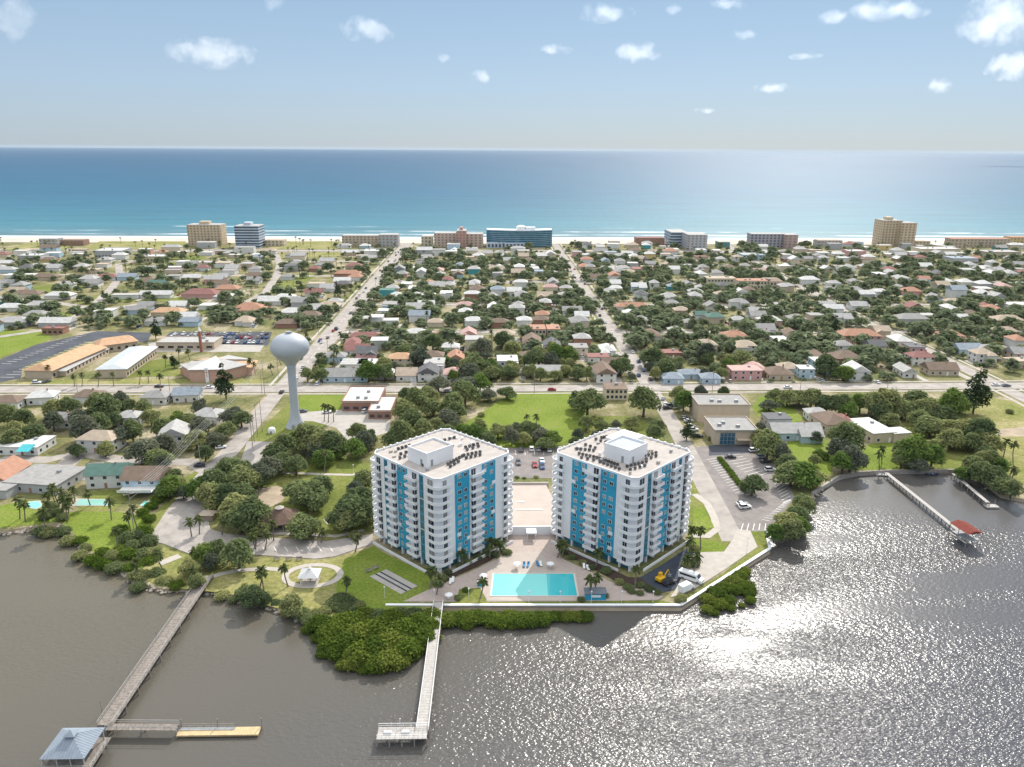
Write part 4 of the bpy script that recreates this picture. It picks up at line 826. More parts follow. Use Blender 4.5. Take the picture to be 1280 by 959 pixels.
for i in range(18):
    x=-300+i*46; t=thing('utility_pole','wooden utility pole on the verge of the river road','utility pole',(x,RIVER_Y-8.5+max(0,x)*0.012,0),0,'poles along the river road'); mb=MB(); mb.tube((0,0,0),(0,0,11),0.16,0.1,5); mb.obj('shaft',wood,t); mb=MB(); mb.box(-0.08,0.08,-1.1,1.1,10.2,10.4); mb.obj('crossarm',wood,t)
lp_me=MB(); lp_me.tube((0,0,0),(0,0,3.2),0.06,0.05,6); lp_me=lp_me.mesh('post',white); lg_me=MB(); lg_me.lathe([(0.12,3.2),(0.24,3.45),(0.2,3.65),(0.05,3.75)],10); lg_me=lg_me.mesh('globe',white)
for i,px in enumerate((661,700,739,777,816)):
    x,y=P(px,754); t=thing('lamp_post','short white globe lamp post on the grass strip behind the seawall','lamp post',(x,y,0.1),0,'lamps along the seawall'); link('post',lp_me,t); link('globe',lg_me,t)
for i,(px,py,lab) in enumerate(((442,592,'globe lamp on the park path near the left tower'),(481,748,'globe lamp on the dark lawn left of the boardwalk pier'),(543,752,'globe lamp at the root of the boardwalk pier'),(586,750,'globe lamp on the bright grass left of the pool'),(934,685,'globe lamp on the grass by the turnaround'))):
    x,y=P(px,py); t=thing('lamp_post',lab,'lamp post',(x,y,0.05)); link('post',lp_me,t); link('globe',lg_me,t)
# ------------------------------------------------------------------ roof and wall colours
ROOFC={'grey':(0.30,0.29,0.28),'pale grey':(0.40,0.39,0.375),'white':(0.56,0.55,0.53),'brown':(0.20,0.145,0.11),'terracotta':(0.40,0.215,0.145),'tan':(0.42,0.34,0.26),'dark red':(0.26,0.125,0.11),'charcoal':(0.13,0.13,0.135),'green':(0.10,0.18,0.15),'slate blue':(0.27,0.31,0.35),'pink':(0.48,0.31,0.28),'orange':(0.53,0.33,0.20)}
WALLC={'white':(0.66,0.65,0.62),'cream':(0.62,0.54,0.41),'beige':(0.52,0.43,0.33),'pale blue':(0.42,0.54,0.62),'pink':(0.58,0.33,0.32),'grey':(0.42,0.42,0.42),'teal':(0.06,0.30,0.33),'brick':(0.33,0.18,0.13),'yellow':(0.60,0.46,0.22)}
RM={k:mat('roof_'+k.replace(' ','_'),v,0.9,0.14,0.5) for k,v in ROOFC.items()}
WM={k:mat('wall_'+k.replace(' ','_'),v,0.85,0.06,0.4) for k,v in WALLC.items()}
trim=white
def house_mesh(w,d,h,kind,seed):
    """wall and roof of one house, roof with eaves; returns two MB"""
    a=MB(); a.box(-w/2,w/2,-d/2,d/2,0,h)
    r=MB(); e=0.6; W2,D2=w/2+e,d/2+e; z=h-0.1; th=0.22
    if kind=='flat':
        r.box(-w/2-0.25,w/2+0.25,-d/2-0.25,d/2+0.25,h+0.003,h+0.3)
    else:
        long_x=w>=d; L2,S2=(W2,D2) if long_x else (D2,W2); rise=S2*(0.48 if kind=='hip' else 0.55)
        rl=(L2-S2*0.92) if kind=='hip' else L2
        pts=[(-L2,-S2,z),(L2,-S2,z),(L2,S2,z),(-L2,S2,z),(-max(rl,0.2),0,z+rise),(max(rl,0.2),0,z+rise)]
        fs=[(0,1,5,4),(1,2,5),(2,3,4,5),(3,0,4),(3,2,1,0)]
        if not long_x: pts=[(-y,x,q) for x,y,q in pts]
        r.add(pts,fs)
        if kind=='gable':       # gable infill under the roof ends
            g=[(-L2+e,-S2+e*1.1,z+0.05),(-L2+e,S2-e*1.1,z+0.05),(-L2+e,0,z+rise-0.45)]; g2=[(-x,y,q) for x,y,q in g]
            r.f[-5+0]=r.f[-5+0]
    return a,r
ALLH=[]
def house(x,y,w,d,rz,h,kind,rc,wc,label=None,detail=False,cat='house',group=None,name='house',wing=None):
    t=thing(name,label or '',cat,(x,y,0),rz,group)
    a,r=house_mesh(w,d,h,kind,0)
    if wing:
        ww,wd,wxx,wyy=wing; a2,r2=house_mesh(ww,wd,h*0.92,kind if kind!='flat' else 'flat',0)
        for s_,o in ((a,a2),(r,r2)): s_.add([(vx+wxx,vy+wyy,vz-0.004) for vx,vy,vz in o.v],o.f)
    wo=a.obj('wall',WM[wc],t); ro=r.obj('roof',RM[rc],t)
    t['rc'],t['wc'],t['rk']=rc,wc,kind
    if detail:
        nfl=2 if h>4.4 else 1
        for fl in range(nfl):
            z=0.9+fl*2.7
            n_=max(2,int(w/4.0))
            for i in range(n_):
                xx=-w/2+w*(i+0.5)/n_
                if fl==0 and i==n_//2:
                    m=MB(); m.box(xx-0.5,xx+0.5,-d/2-0.05,-d/2+0.05,0.05,2.1); m.obj('door',[WM['brick'],trim][rnd.random()<0.5],t); continue
                m=MB(); m.box(xx-0.75,xx+0.75,-d/2-0.05,-d/2+0.05,z-0.08,z+1.28); wn_=m.obj('window',trim,t); m=MB(); m.box(xx-0.65,xx+0.65,-d/2-0.08,-d/2,z,z+1.2); m.obj('pane',glass,wn_)
            sx=1 if x<0 else -1
            for i in range(max(1,int(d/4))):
                yy=-d/2+d*(i+0.5)/max(1,int(d/4)); m=MB(); m.box(sx*w/2-0.05,sx*w/2+0.05,yy-0.6,yy+0.6,z,z+1.2); m.obj('window',glass,t)
        if kind!='flat' and rnd.random()<0.5:
            m=MB(); m.box(w*0.2-0.3,w*0.2+0.3,-0.3,0.3,h,h+max(2.0,min(w,d)*0.33)); m.obj('chimney',WM['brick'],ro)
        if kind=='flat':
            m=MB()
            m.box(w*0.15,w*0.15+1.2,d*0.1,d*0.1+1.2,h+0.303,h+1.2); m.obj('rooftop_unit',grey_metal,ro)
    OCC.append((x,y,max(w,d)*0.52)); ALLH.append(t); return t
def phouse(px,py,w,d,h,kind,rc,wc,label=None,rz=0.0,detail=None,wing=None,y_s=1.0):
    if y_s!=1.0: w*=y_s; d*=y_s; h*=0.9
    x,y=P(px,py,h*0.6); return house(x,y,w,d,R(rz)+R(rnd.uniform(-3,3)),h,kind,rc,wc,label,(y<520) if detail is None else detail,wing=wing)
# houses near the river on the left bank
phouse(33,556,17,13,3.4,'flat','white','white','white flat-roofed house with turquoise porch at the left edge near the river',0,True)
m=MB(); m.add([(-2.6,-2.5,3.0),(2.6,-2.5,3.0),(2.6,2.5,4.3),(-2.6,2.5,4.3),(-2.6,2.5,2.9),(2.6,2.5,2.9)],[(0,1,2,3),(0,3,4),(1,5,2)]); m.obj('porch_roof',mat('turquoise_roof',(0.07,0.42,0.46),0.6,0.1),ALLH[-1],loc=(4.5,-7.5,0))
phouse(127,551,15,10,5.6,'hip','tan','white','two-storey white block with flat tan roof among dark trees by the side street',-6,True)
phouse(137,594,13.5,9,5.4,'gable','green','white','white two-storey house with dark green gable roof above the long narrow pool',3,True)
phouse(183,599,13,11,5.2,'gable','brown','pale blue','pale blue house with brown roof beside the power wires',0,True)
m=MB(); m.box(-6,6,-5.2,0,2.5,2.7); m.box(-6,6,-5.2,-5.1,2.7,3.5); m.obj('balcony',MATS['wall_white'],ALLH[-1],loc=(0,-5.4,0))
phouse(58,598,21,17,3.4,'flat','grey','grey','sprawling grey flat-roofed house beside the round turquoise pool',-8,True,(9,9,-9,-10))
phouse(3,594,12,15,3.6,'gable','terracotta','white','white house with terracotta gable roof at the left edge',0,True)
phouse(219,545,11,12,5.6,'gable','pale grey','white','white steep-gabled house among trees left of the track',12,True)
phouse(163,523,9,8,4.6,'hip','pale grey','grey','small grey house roof peeking out of the dark trees, nearest the white gable',0,True)
phouse(262,520,12,10,3.8,'hip','pale grey','white','pale grey hip-roofed house under the wires by the pine',-8,True)
for px,py,rc,lab in ((196,497,'grey','grey hip-roofed house in the trees just below the river road, nearest the pine'),(112,496,'brown','brown-roofed house just below the river road behind the left trees'),(54,497,'white','white-roofed house just below the river road, second from left edge'),(12,503,'brown','brown-roofed house just below the river road at the left edge'),(235,494,'slate blue','slate blue gabled house just below the river road beside the pine'),(80,525,'grey','grey roof deep in the trees behind the white flat house')):
    phouse(px,py,12,9,3.8,'hip' if rc!='slate blue' else 'gable',rc,'white',lab,rnd.uniform(-8,8),True)
# pools in the gardens
for pts,lab in (([(94,632),(99,624.5),(134,625),(136,632)],'long narrow pale green swimming pool on the lawn below the green-roofed house'),([(32,634),(37,628),(49,627),(52,633),(45,636)],'round turquoise garden pool below the grey flat-roofed house'),([(176,632),(181,627),(189,628),(187,634)],'small dark teal pool beneath the wires at the blue house')):
    q=[P(*a) for a in pts]; t=thing('garden_pool',lab,'pool'); c=Vector((sum(a[0] for a in q)/len(q),sum(a[1] for a in q)/len(q)))
    m=MB(); m.prism([tuple(c+(Vector(a)-c)*1.22) for a in q],0.0,0.12,bottom=False); m.obj('surround',walk,t)
    m=MB(); m.poly([(*a,0.14) for a in q]); m.obj('pool_water',mat('pale_pool',(0.25,0.50,0.42),0.06,spec=0.5) if 'narrow' in lab else pool_m,t)
# office hall on the right
def block(name,label,cat,px0,px1,py,h,depth,wall_m,roof_m,rz=0.0,wins=0,floors=1,parapet=True,glz=None):
    x0,y0=P(px0,py); x1,y1=P(px1,py); w=math.hypot(x1-x0,y1-y0); t=thing(name,label,cat,((x0+x1)/2,(y0+y1)/2+depth/2,0),math.atan2(y1-y0,x1-x0)+rz)
    m=MB(); m.box(-w/2,w/2,-depth/2,depth/2,0,h); m.obj('wall',wall_m,t)
    m=MB(); m.box(-w/2-0.2,w/2+0.2,-depth/2-0.2,depth/2+0.2,h+0.003,h+0.25); rf=m.obj('roof',roof_m,t)
    if parapet:
        m=MB()
        for a in ((-w/2-0.2,w/2+0.2,-depth/2-0.2,-depth/2+0.1),(-w/2-0.2,w/2+0.2,depth/2-0.1,depth/2+0.2),(-w/2-0.2,-w/2+0.1,-depth/2+0.103,depth/2-0.103),(w/2-0.1,w/2+0.2,-depth/2+0.103,depth/2-0.103)): m.box(*a,h+0.253,h+0.75)
        m.obj('parapet',wall_m,rf)
    for k in range(3 if w>14 else 1):
        m=MB(); xx=rnd.uniform(-w*0.35,w*0.35); yy=rnd.uniform(-depth*0.3,depth*0.3); m.box(xx-0.8,xx+0.8,yy-0.6,yy+0.6,h+0.253,h+1.3); m.obj('rooftop_unit',grey_metal,rf)
    if wins:
        for fl in range(floors):
            for i in range(wins):
                xx=-w/2+w*(i+0.5)/wins; z=fl*h/floors; hw=w/wins*0.3
                m=MB(); m.box(xx-hw,xx+hw,-depth/2-0.06,-depth/2+0.04,z+0.9,z+min(2.3,h/floors-0.4)); m.obj('window',glz or glass,t)
    OCC.append(((x0+x1)/2,(y0+y1)/2+depth/2,max(w,depth)*0.55)); OCC.append((x0+w*0.2,y0+3,w*0.3)); OCC.append((x1-w*0.2,y0+3,w*0.3))
    return t,w,depth,h
t,w,d,h=block('assembly_hall','large windowless beige hall with grey roof below the river road','hall',872,936,528,8.0,16,WM['beige'],RM['grey'])
t,w,d,h=block('office_building','beige office with tall blue entrance window facing the visitor lot','office',892,946,556,6.2,17,WM['beige'],RM['grey'])
m=MB(); m.box(-w*0.36,-w*0.02,-d/2-0.1,-d/2+0.05,0.2,5.4); gw=m.obj('entrance_glazing',glass_blue,t); m=MB()
for i in range(5): xx=-w*0.36+w*0.34*i/4; m.box(xx-0.08,xx+0.08,-d/2-0.16,-d/2-0.11,0.2,5.4)
for z in (0.2,1.9,3.6,5.3): m.box(-w*0.36,w*-0.02,-d/2-0.2,-d/2-0.165,z,z+0.12)
m.obj('mullion_grid',grey_metal,gw); m=MB(); m.box(0.3,w*0.36,-d/2-2.5,-d/2-0.1,2.6,3.0); m.box(w*0.3,w*0.36,-d/2-2.4,-d/2-2.1,0,2.597); m.obj('entrance_canopy',WM['beige'],t); m=MB(); m.box(-w/2-0.3,w/2+0.3,-d/2-0.9,-d/2+0.05,h+0.26,h+0.9); m.obj('fascia',RM['pale grey'],t)
t=phouse(992,540,21,10,3.6,'gable','pale grey','pale blue','long pale blue house with grey roof on the bright lawn by the cove',0,True,(9,7,5,-5))
phouse(970,524,11,9,3.4,'flat','charcoal','grey','grey flat-roofed garage block behind the long pale blue house',0,True)
phouse(1038,527,12,15,4.0,'hip','brown','beige','brown-roofed beige house between pale blue house and white-roofed house',8,True); phouse(1020,518,9,8,3.6,'hip','pale grey','white','pale-roofed house wing among trees beside the brown-roofed beige house',0,True)
phouse(1088,537,11,19,4.4,'flat','white','beige','beige house with bright white flat roof above the cove lawn',8,True,(8,7,8,-7))
phouse(1052,528,8,12,3.8,'hip','dark red','brick','dark red roofed brick wing beside the white flat roof',6,True)
# apartments on the river road and the clinic
block('apartment_block','low tan apartment block below the river road beside the big lawn trees','apartment block',757,784,500,5.4,11,WM['cream'],RM['brown'],0,5,2,False)
t,w,d,h=block('clinic','flat white-roofed brick clinic below the river road right of the water tower','clinic',428,474,514,4.4,24,WM['brick'],RM['white'],0,4); 
t,w,d,h=block('clinic_wing','lower white-roofed brick wing in front of the clinic','clinic',461,489,524,3.6,22,WM['brick'],RM['white'],0,3)
# school and church
def gable_wing(t,a,b,w,h,rise,wm,rm,name='wing'):
    A=Vector(a);B=Vector(b); d=(B-A).normalized(); n_=Vector((-d.y,d.x))*w/2; m=MB(); m.prism([tuple(A-n_),tuple(B-n_),tuple(B+n_),tuple(A+n_)],0,h); wv=m.obj('wall',wm,t)
    e=n_*1.14; A2=A-d*0.8; B2=B+d*0.8; m=MB(); z=h-0.05
    m.add([(*(A2-e),z),(*(B2-e),z),(*(B2+e),z),(*(A2+e),z),(*(A2+d*w*0.3),z+rise),(*(B2-d*w*0.3),z+rise)],[(0,1,5,4),(1,2,5),(2,3,4,5),(3,0,4),(3,2,1,0)]); m.obj('roof',rm,t)
    OCC.extend([(*(A.lerp(B,s_)),w*0.6) for s_ in (0,0.2,0.4,0.6,0.8,1)])
    L_=(B-A).length; k=int(L_/4)
    for i in range(k):
        p_=A+d*(L_*(i+0.5)/k)-n_*1.01; m=MB(); m.prism(rect(p_.x,p_.y,0.8,0.06,math.atan2(d.y,d.x)),1.0,2.6); m.obj('window',glass,t)
a0=P(48,470,1.5); a1=P(118,440,1.5); a2=P(160,432,1.5)
t=thing('school_building','long salmon school wing with orange roof along the dark car park','school'); gable_wing(t,a0,a1,15,4.6,3.0,WM['pink'] if False else WM['beige'],RM['orange']); gable_wing(t,(a1[0]-2,a1[1]+8),(a2[0]+2,a2[1]+5),14,4.6,3.0,WM['beige'],RM['orange'])
t=thing('school_walkway','low grey-roofed covered walkway along the orange-roofed school wing','walkway'); gable_wing(t,P(76,468,1),P(130,440,1),6,3.0,0.5,WM['beige'],RM['pale grey'])
t=thing('classroom_wing','long grey metal-roofed classroom wing between school and church','school'); gable_wing(t,P(140,468,2),P(180,440,2),15,5.0,1.8,WM['beige'],mat('pale_metal_roof',(0.50,0.53,0.55),0.4,0.06,0.5))
block('school_hall','low wide pale flat-roofed hall behind the church','school',196,268,437,4.0,16,WM['beige'],RM['pale grey'],0,6)
cxx,cyy=P(272,462,2); t=thing('church','salmon church with fan of grey and orange roofs and a white cross','church',(cxx,cyy,0))
salmon=mat('salmon_wall',(0.52,0.33,0.25),0.85,0.06,0.4)
for i,(a0_,a1_,r0,h0,h1,rm_) in enumerate(((150,195,19,4,6.5,'pale grey'),(195,245,18,6,9.0,'pale grey'),(245,300,20,7,10,'white'),(300,345,18,6,9,'pale grey'),(345,390,21,4,6.5,'orange'),(30,90,18,5,8,'pale grey'),(90,150,18,4.5,8,'orange'))):
    A_,B_=R(a0_),R(a1_); m=MB(); q=[(0,0),(r0*math.cos(A_),r0*math.sin(A_)),(r0*math.cos(B_),r0*math.sin(B_))]; m.prism(q,0,h0); m.obj('wall',salmon,t)
    m=MB(); k=1.06; m.add([(0,0,h1),(q[1][0]*k,q[1][1]*k,h0+0.02),(q[2][0]*k,q[2][1]*k,h0+0.02)],[(0,1,2),(2,1,0)]); m.add([(0,0,h0+0.01),(q[1][0]*k,q[1][1]*k,h0+0.01),(q[2][0]*k,q[2][1]*k,h0+0.01),(0,0,h1),(q[1][0]*k,q[1][1]*k,h0+0.3),(q[2][0]*k,q[2][1]*k,h0+0.3)],[(3,4,5),(1,2,5,4),(0,1,4,3),(2,0,3,5)]); m.obj('roof',RM[rm_],t)
fx=math.cos(R(272))*18.0; fy=math.sin(R(272))*17.9; m=MB(); m.box(fx-0.9,fx+0.9,fy-0.5,fy+0.1,0,8.2); pn=m.obj('front_panel',white,t); m=MB(); m.box(fx-0.15,fx+0.15,fy-0.7,fy-0.51,3,7); m.box(fx-0.8,fx+0.8,fy-0.72,fy-0.52,5.5,5.8); m.obj('cross',salmon,pn)
OCC.append((cxx,cyy,22))
t=thing('church_spire','slender reddish spire column behind the church','spire',(*P(252,440),0)); m=MB(); m.box(-0.7,0.7,-0.7,0.7,0,13); m.obj('shaft',mat('spire_rust',(0.32,0.15,0.10),0.8),t); m=MB(); m.add([(-0.8,-0.8,13.003),(0.8,-0.8,13.003),(0.8,0.8,13.003),(-0.8,0.8,13.003),(0,0,16)],[(0,1,4),(1,2,4),(2,3,4),(3,0,4)]); m.obj('cap',white,t)
block('field_shed','long low brick shed at the edge of the sports field','shed',53,79,418,3.5,8,WM['brick'],RM['dark red'],0,4)
# ------------------------------------------------------------------ beach front hotels
def hotel(name,label,px0,px1,py,pyt,depth,wm,bm,style='bands',rz=0,floors=None,roofm=None,bays=None,top=True,cat='hotel'):
    x0,y0=P(px0,py); x1,y1=P(px1,py); w=x1-x0; h=PZ((px0+px1)/2,pyt,(x0+x1)/2,y0); cx_,cy_=(x0+x1)/2,y0+depth/2
    t=thing(name,label,cat,(cx_,cy_,0),R(rz)); m=MB(); m.box(-w/2,w/2,-depth/2,depth/2,0,h); m.obj('wall',wm,t)
    m=MB(); m.box(-w/2+0.3,w/2-0.3,-depth/2+0.3,depth/2-0.3,h+0.003,h+0.5); rf=m.obj('roof',roofm or RM['pale grey'],t)
    if top: m=MB(); m.box(-w*0.18,w*0.12,-depth*0.2,depth*0.25,h+0.503,h+4.0); m.obj('lift_house',wm,rf)
    fl=floors or max(2,int(h/3.1)); fh=h/fl; nb=bays or max(3,int(w/4.5))
    e_=0.12; loop=[]
    def seg(ax,ay,bx,by,n_): return [(ax+(bx-ax)*i/n_,ay+(by-ay)*i/n_) for i in range(n_)]
    ns=max(2,int(depth/5))
    if style=='bands': loop=seg(-w/2-e_,depth/2,-w/2-e_,-depth/2-e_,1)+seg(-w/2-e_,-depth/2-e_,w/2+e_,-depth/2-e_,1)+[(w/2+e_,-depth/2-e_),(w/2+e_,depth/2)]
    else: loop=seg(-w/2-e_,depth/2,-w/2-e_,-depth/2-e_,2*ns)+seg(-w/2-e_,-depth/2-e_,w/2+e_,-depth/2-e_,2*nb)+seg(w/2+e_,-depth/2-e_,w/2+e_,depth/2,2*ns)
    for k in range(fl):            # one strip of windows and piers round each storey
        m=MB(); z=k*fh; n_=len(loop); za,zb=z+fh*0.3,z+fh*0.85
        m.v=[(x,y,za) for x,y in loop]+[(x,y,zb) for x,y in loop]; m.f=[[i,i+1,n_+i+1,n_+i] for i in range(n_-1)]; m.m=[0 if style=='bands' else (i+k*0)%2 for i in range(n_-1)]
        m.obj('storey_glazing',[bm,wm],t)
    for i in range(max(1,int(w/18))): OCC.append((x0+w*(i+0.5)/max(1,int(w/18)),cy_,max(depth,w/max(1,int(w/18)))*0.6))
    return t,w,depth,h
hot_beige=mat('hotel_beige',(0.58,0.46,0.32),0.85,0.05,0.1); hot_shade=mat('hotel_window_brown',(0.27,0.21,0.155),0.5,0.3,0.2); hot_blue=mat('hotel_blue_grey',(0.50,0.55,0.62),0.8,0.05,0.1); hot_pink=mat('hotel_pink',(0.60,0.45,0.38),0.85,0.05,0.1); hot_glass=mat('hotel_glass',(0.05,0.09,0.14),0.15,0.3,0.1,spec=0.6)
hotel('beach_hotel','beige slab hotel on the beach at far left beside the blue-grey tower',236,278,307,281.5,22,hot_beige,hot_shade,'grid',bays=10)
t,w,d,h=hotel('beach_tower','blue-grey banded tower on the beach next to the beige slab hotel',295,325,310,283,26,hot_blue,hot_glass,'bands')
hotel('beach_motel','long low beige motel on the beach at the end of the wide avenue',428,474,308,295,16,WM['beige'],hot_shade,'grid',cat='motel',top=False)
hotel('beach_motel','grey end block of the low motel beside the wide avenue end',474,498,309,294,20,WM['grey'],hot_shade,'grid',cat='motel',top=False)
hotel('beach_hotel','cream hotel with pale roof right of the wide avenue end',527,541,308,296,18,WM['cream'],hot_shade,'grid',top=False)
hotel('beach_hotel','pink-cream hotel wing left of the pink tower block',543,571,309,292,20,hot_pink,hot_shade,'grid',top=False)
hotel('beach_hotel','narrow pink tower block in the middle of the pink-cream hotel',571,583,310,289,24,mat('hotel_rose',(0.50,0.29,0.25),0.85,0.05,0.1),hot_shade,'grid',bays=3)
hotel('beach_hotel','pink-cream hotel wing right of the pink tower block',583,604,309,293,20,hot_pink,hot_shade,'grid',top=False)
# the curved blue glass hotel: bent slab of bays
xa,ya=P(608,311); xb,yb=P(692,312); W_=xb-xa; h=PZ(650,290,(xa+xb)/2,ya)
t=thing('glass_hotel','wide curved blue glass hotel on the beach at the middle','hotel',((xa+xb)/2,ya+14,0))
cp=[(-W_/2+W_*i/14, 10*(1-(2*i/14-1)**2)*-1+8) for i in range(15)]; bp_=[(x,y+17) for x,y in cp]
m=MB(); m.prism(cp+bp_[::-1],0,h); m.obj('wall',glass_blue,t)
for k in range(9):
    m=MB(); z=h*(k+1)/9; out=[(x,y-0.5) for x,y in cp]
    for i in range(14): m.prism([out[i],out[i+1],cp[i+1],cp[i]],z-0.55,z-0.1)
    m.obj('floor_band',mat('band_blue',(0.25,0.42,0.50),0.5,0.05),t)
m=MB(); m.prism([(x*0.99,y+0.4) for x,y in cp]+[(x*0.99,y-0.4) for x,y in bp_[::-1]],h+0.003,h+0.8); rf=m.obj('roof',white,t); m=MB(); m.lathe([(6,h+0.803),(6,h+4.5),(3,h+6),(0.5,h+6.2)],16,0,2,8); m.obj('roof_drum',white,rf); m=MB(); m.box(8,20,4,12,h+0.803,h+4); m.obj('lift_house',white,rf)
m=MB(); m.box(-W_/2,W_*0.1,-7,4,0,6); m.obj('podium',hot_blue,t); 
for i in range(12): m=MB(); m.box(-W_/2+2+i*4.6,-W_/2+4.5+i*4.6,-7.2,-6.9,1,5); m.obj('podium_window',hot_glass,t); OCC.extend([(xa+W_*i/4,ya+12,18) for i in range(5)])
hotel('beach_hotel','taller grey-blue slab hotel end on to the beach, right of the glass hotel',838,859,309,291,40,hot_blue,hot_glass,'bands',top=False)
hotel('beach_hotel','grey-blue hotel block with pale roof joined to the slab hotel',859,883,313,294,34,mat('hotel_grey',(0.45,0.47,0.50),0.85,0.05,0.1),hot_shade,'grid',top=False)
hotel('beach_hotel','long grey and rose hotel with many balconies right of the slab hotels',938,980,310,293,18,mat('hotel_mauve',(0.40,0.36,0.38),0.85,0.05,0.1),hot_glass,'grid',bays=9,top=False)
hotel('beach_hotel','rose end block of the long balconied hotel',980,996,311,294,22,mat('hotel_rose2',(0.46,0.34,0.33),0.85,0.05,0.1),hot_shade,'grid',top=False)
hotel('beach_tower','tall beige tower hotel on the beach at right',1101,1124,308,276,26,hot_beige,hot_shade,'grid',bays=6); hotel('beach_tower','projecting front half of the tall beige tower hotel',1124,1142,309,279,22,hot_beige,hot_shade,'grid',bays=4,top=False)
for px0,px1,py,pyt,wc,rc,lab in ((795,830,307,298,'brick','dark red','row of dark red beach flats left of the grey-blue slabs'),(1188,1208,311,299,'beige','terracotta','tan beach complex at far right, first wing'),(1208,1262,309,299,'beige','terracotta','long red-roofed tan beach complex at far right'),(1262,1300,308,297,'yellow','terracotta','yellow end wing of the red-roofed beach complex'),(50,72,308,299,'grey','pale grey','grey low beach motel at far left, taller part'),(72,105,307,301,'brick','brown','brown low beach motel at far left, long part'),(1022,1052,309,301,'grey','tan','grey and tan beach motel left of the tall beige tower'),(1145,1162,308,302,'cream','tan','small cream pavilion at the foot of the tall beige tower'),(331,355,308,301,'cream','yellow' if False else 'tan','low cream beach house right of the blue-grey tower'),(898,912,309,303,'teal','pale grey','small teal beach house between slab and balconied hotels')):
    hotel('beach_motel',lab,px0,px1,py,pyt,16,WM[wc],hot_shade,'grid',roofm=RM[rc],cat='motel',top=False)
# larger blocks inland
for px0,px1,py,h,dp,wc,rc,nf,lab in ((118,152,322,7,30,'grey','white',1,'wide white flat-roofed warehouse inland from the left dune field'),(22,50,326,5,20,'grey','white',1,'white flat-roofed store near the left edge of the beach road'),(170,205,327,5,18,'cream','white',1,'cream low school block behind the warehouse'),(884,920,358,7,14,'cream','tan',2,'long beige two-storey apartments on the right, near half'),(922,962,361,7,14,'cream','terracotta',2,'long beige two-storey apartments on the right, far half'),(962,978,362,7,16,'beige','brown',2,'brown-roofed end block of the long beige apartments'),(1060,1082,321,6,18,'pink','white',1,'pink flat-roofed shop below the tall beige tower'),(1150,1200,318,6,22,'cream','white',1,'wide cream shop with pale roof right of the tall beige tower'),(1232,1275,322,6,22,'beige','pale grey',1,'wide beige store near the right edge of the beach road'),(928,956,326,6,20,'pale blue','pale grey',2,'pale blue motel inland from the balconied hotel'),(455,480,321,6,20,'white','white',1,'white-roofed inn beside the far end of the wide avenue'),(1190,1222,330,6,20,'grey','slate blue',1,'slate-roofed store on the right beach road'),(660,682,424,6.5,14,'beige','terracotta',2,'left of the twin beige villas with terracotta roofs') ,(684,700,424,6.5,14,'beige','terracotta',2,'right of the twin beige villas with terracotta roofs')):
    t,w,d,h=block('town_block',lab,'building',px0,px1,py,h,dp,WM[wc],RM[rc],0,max(3,int((px1-px0)/4)),nf,rc in ('white','pale grey'))
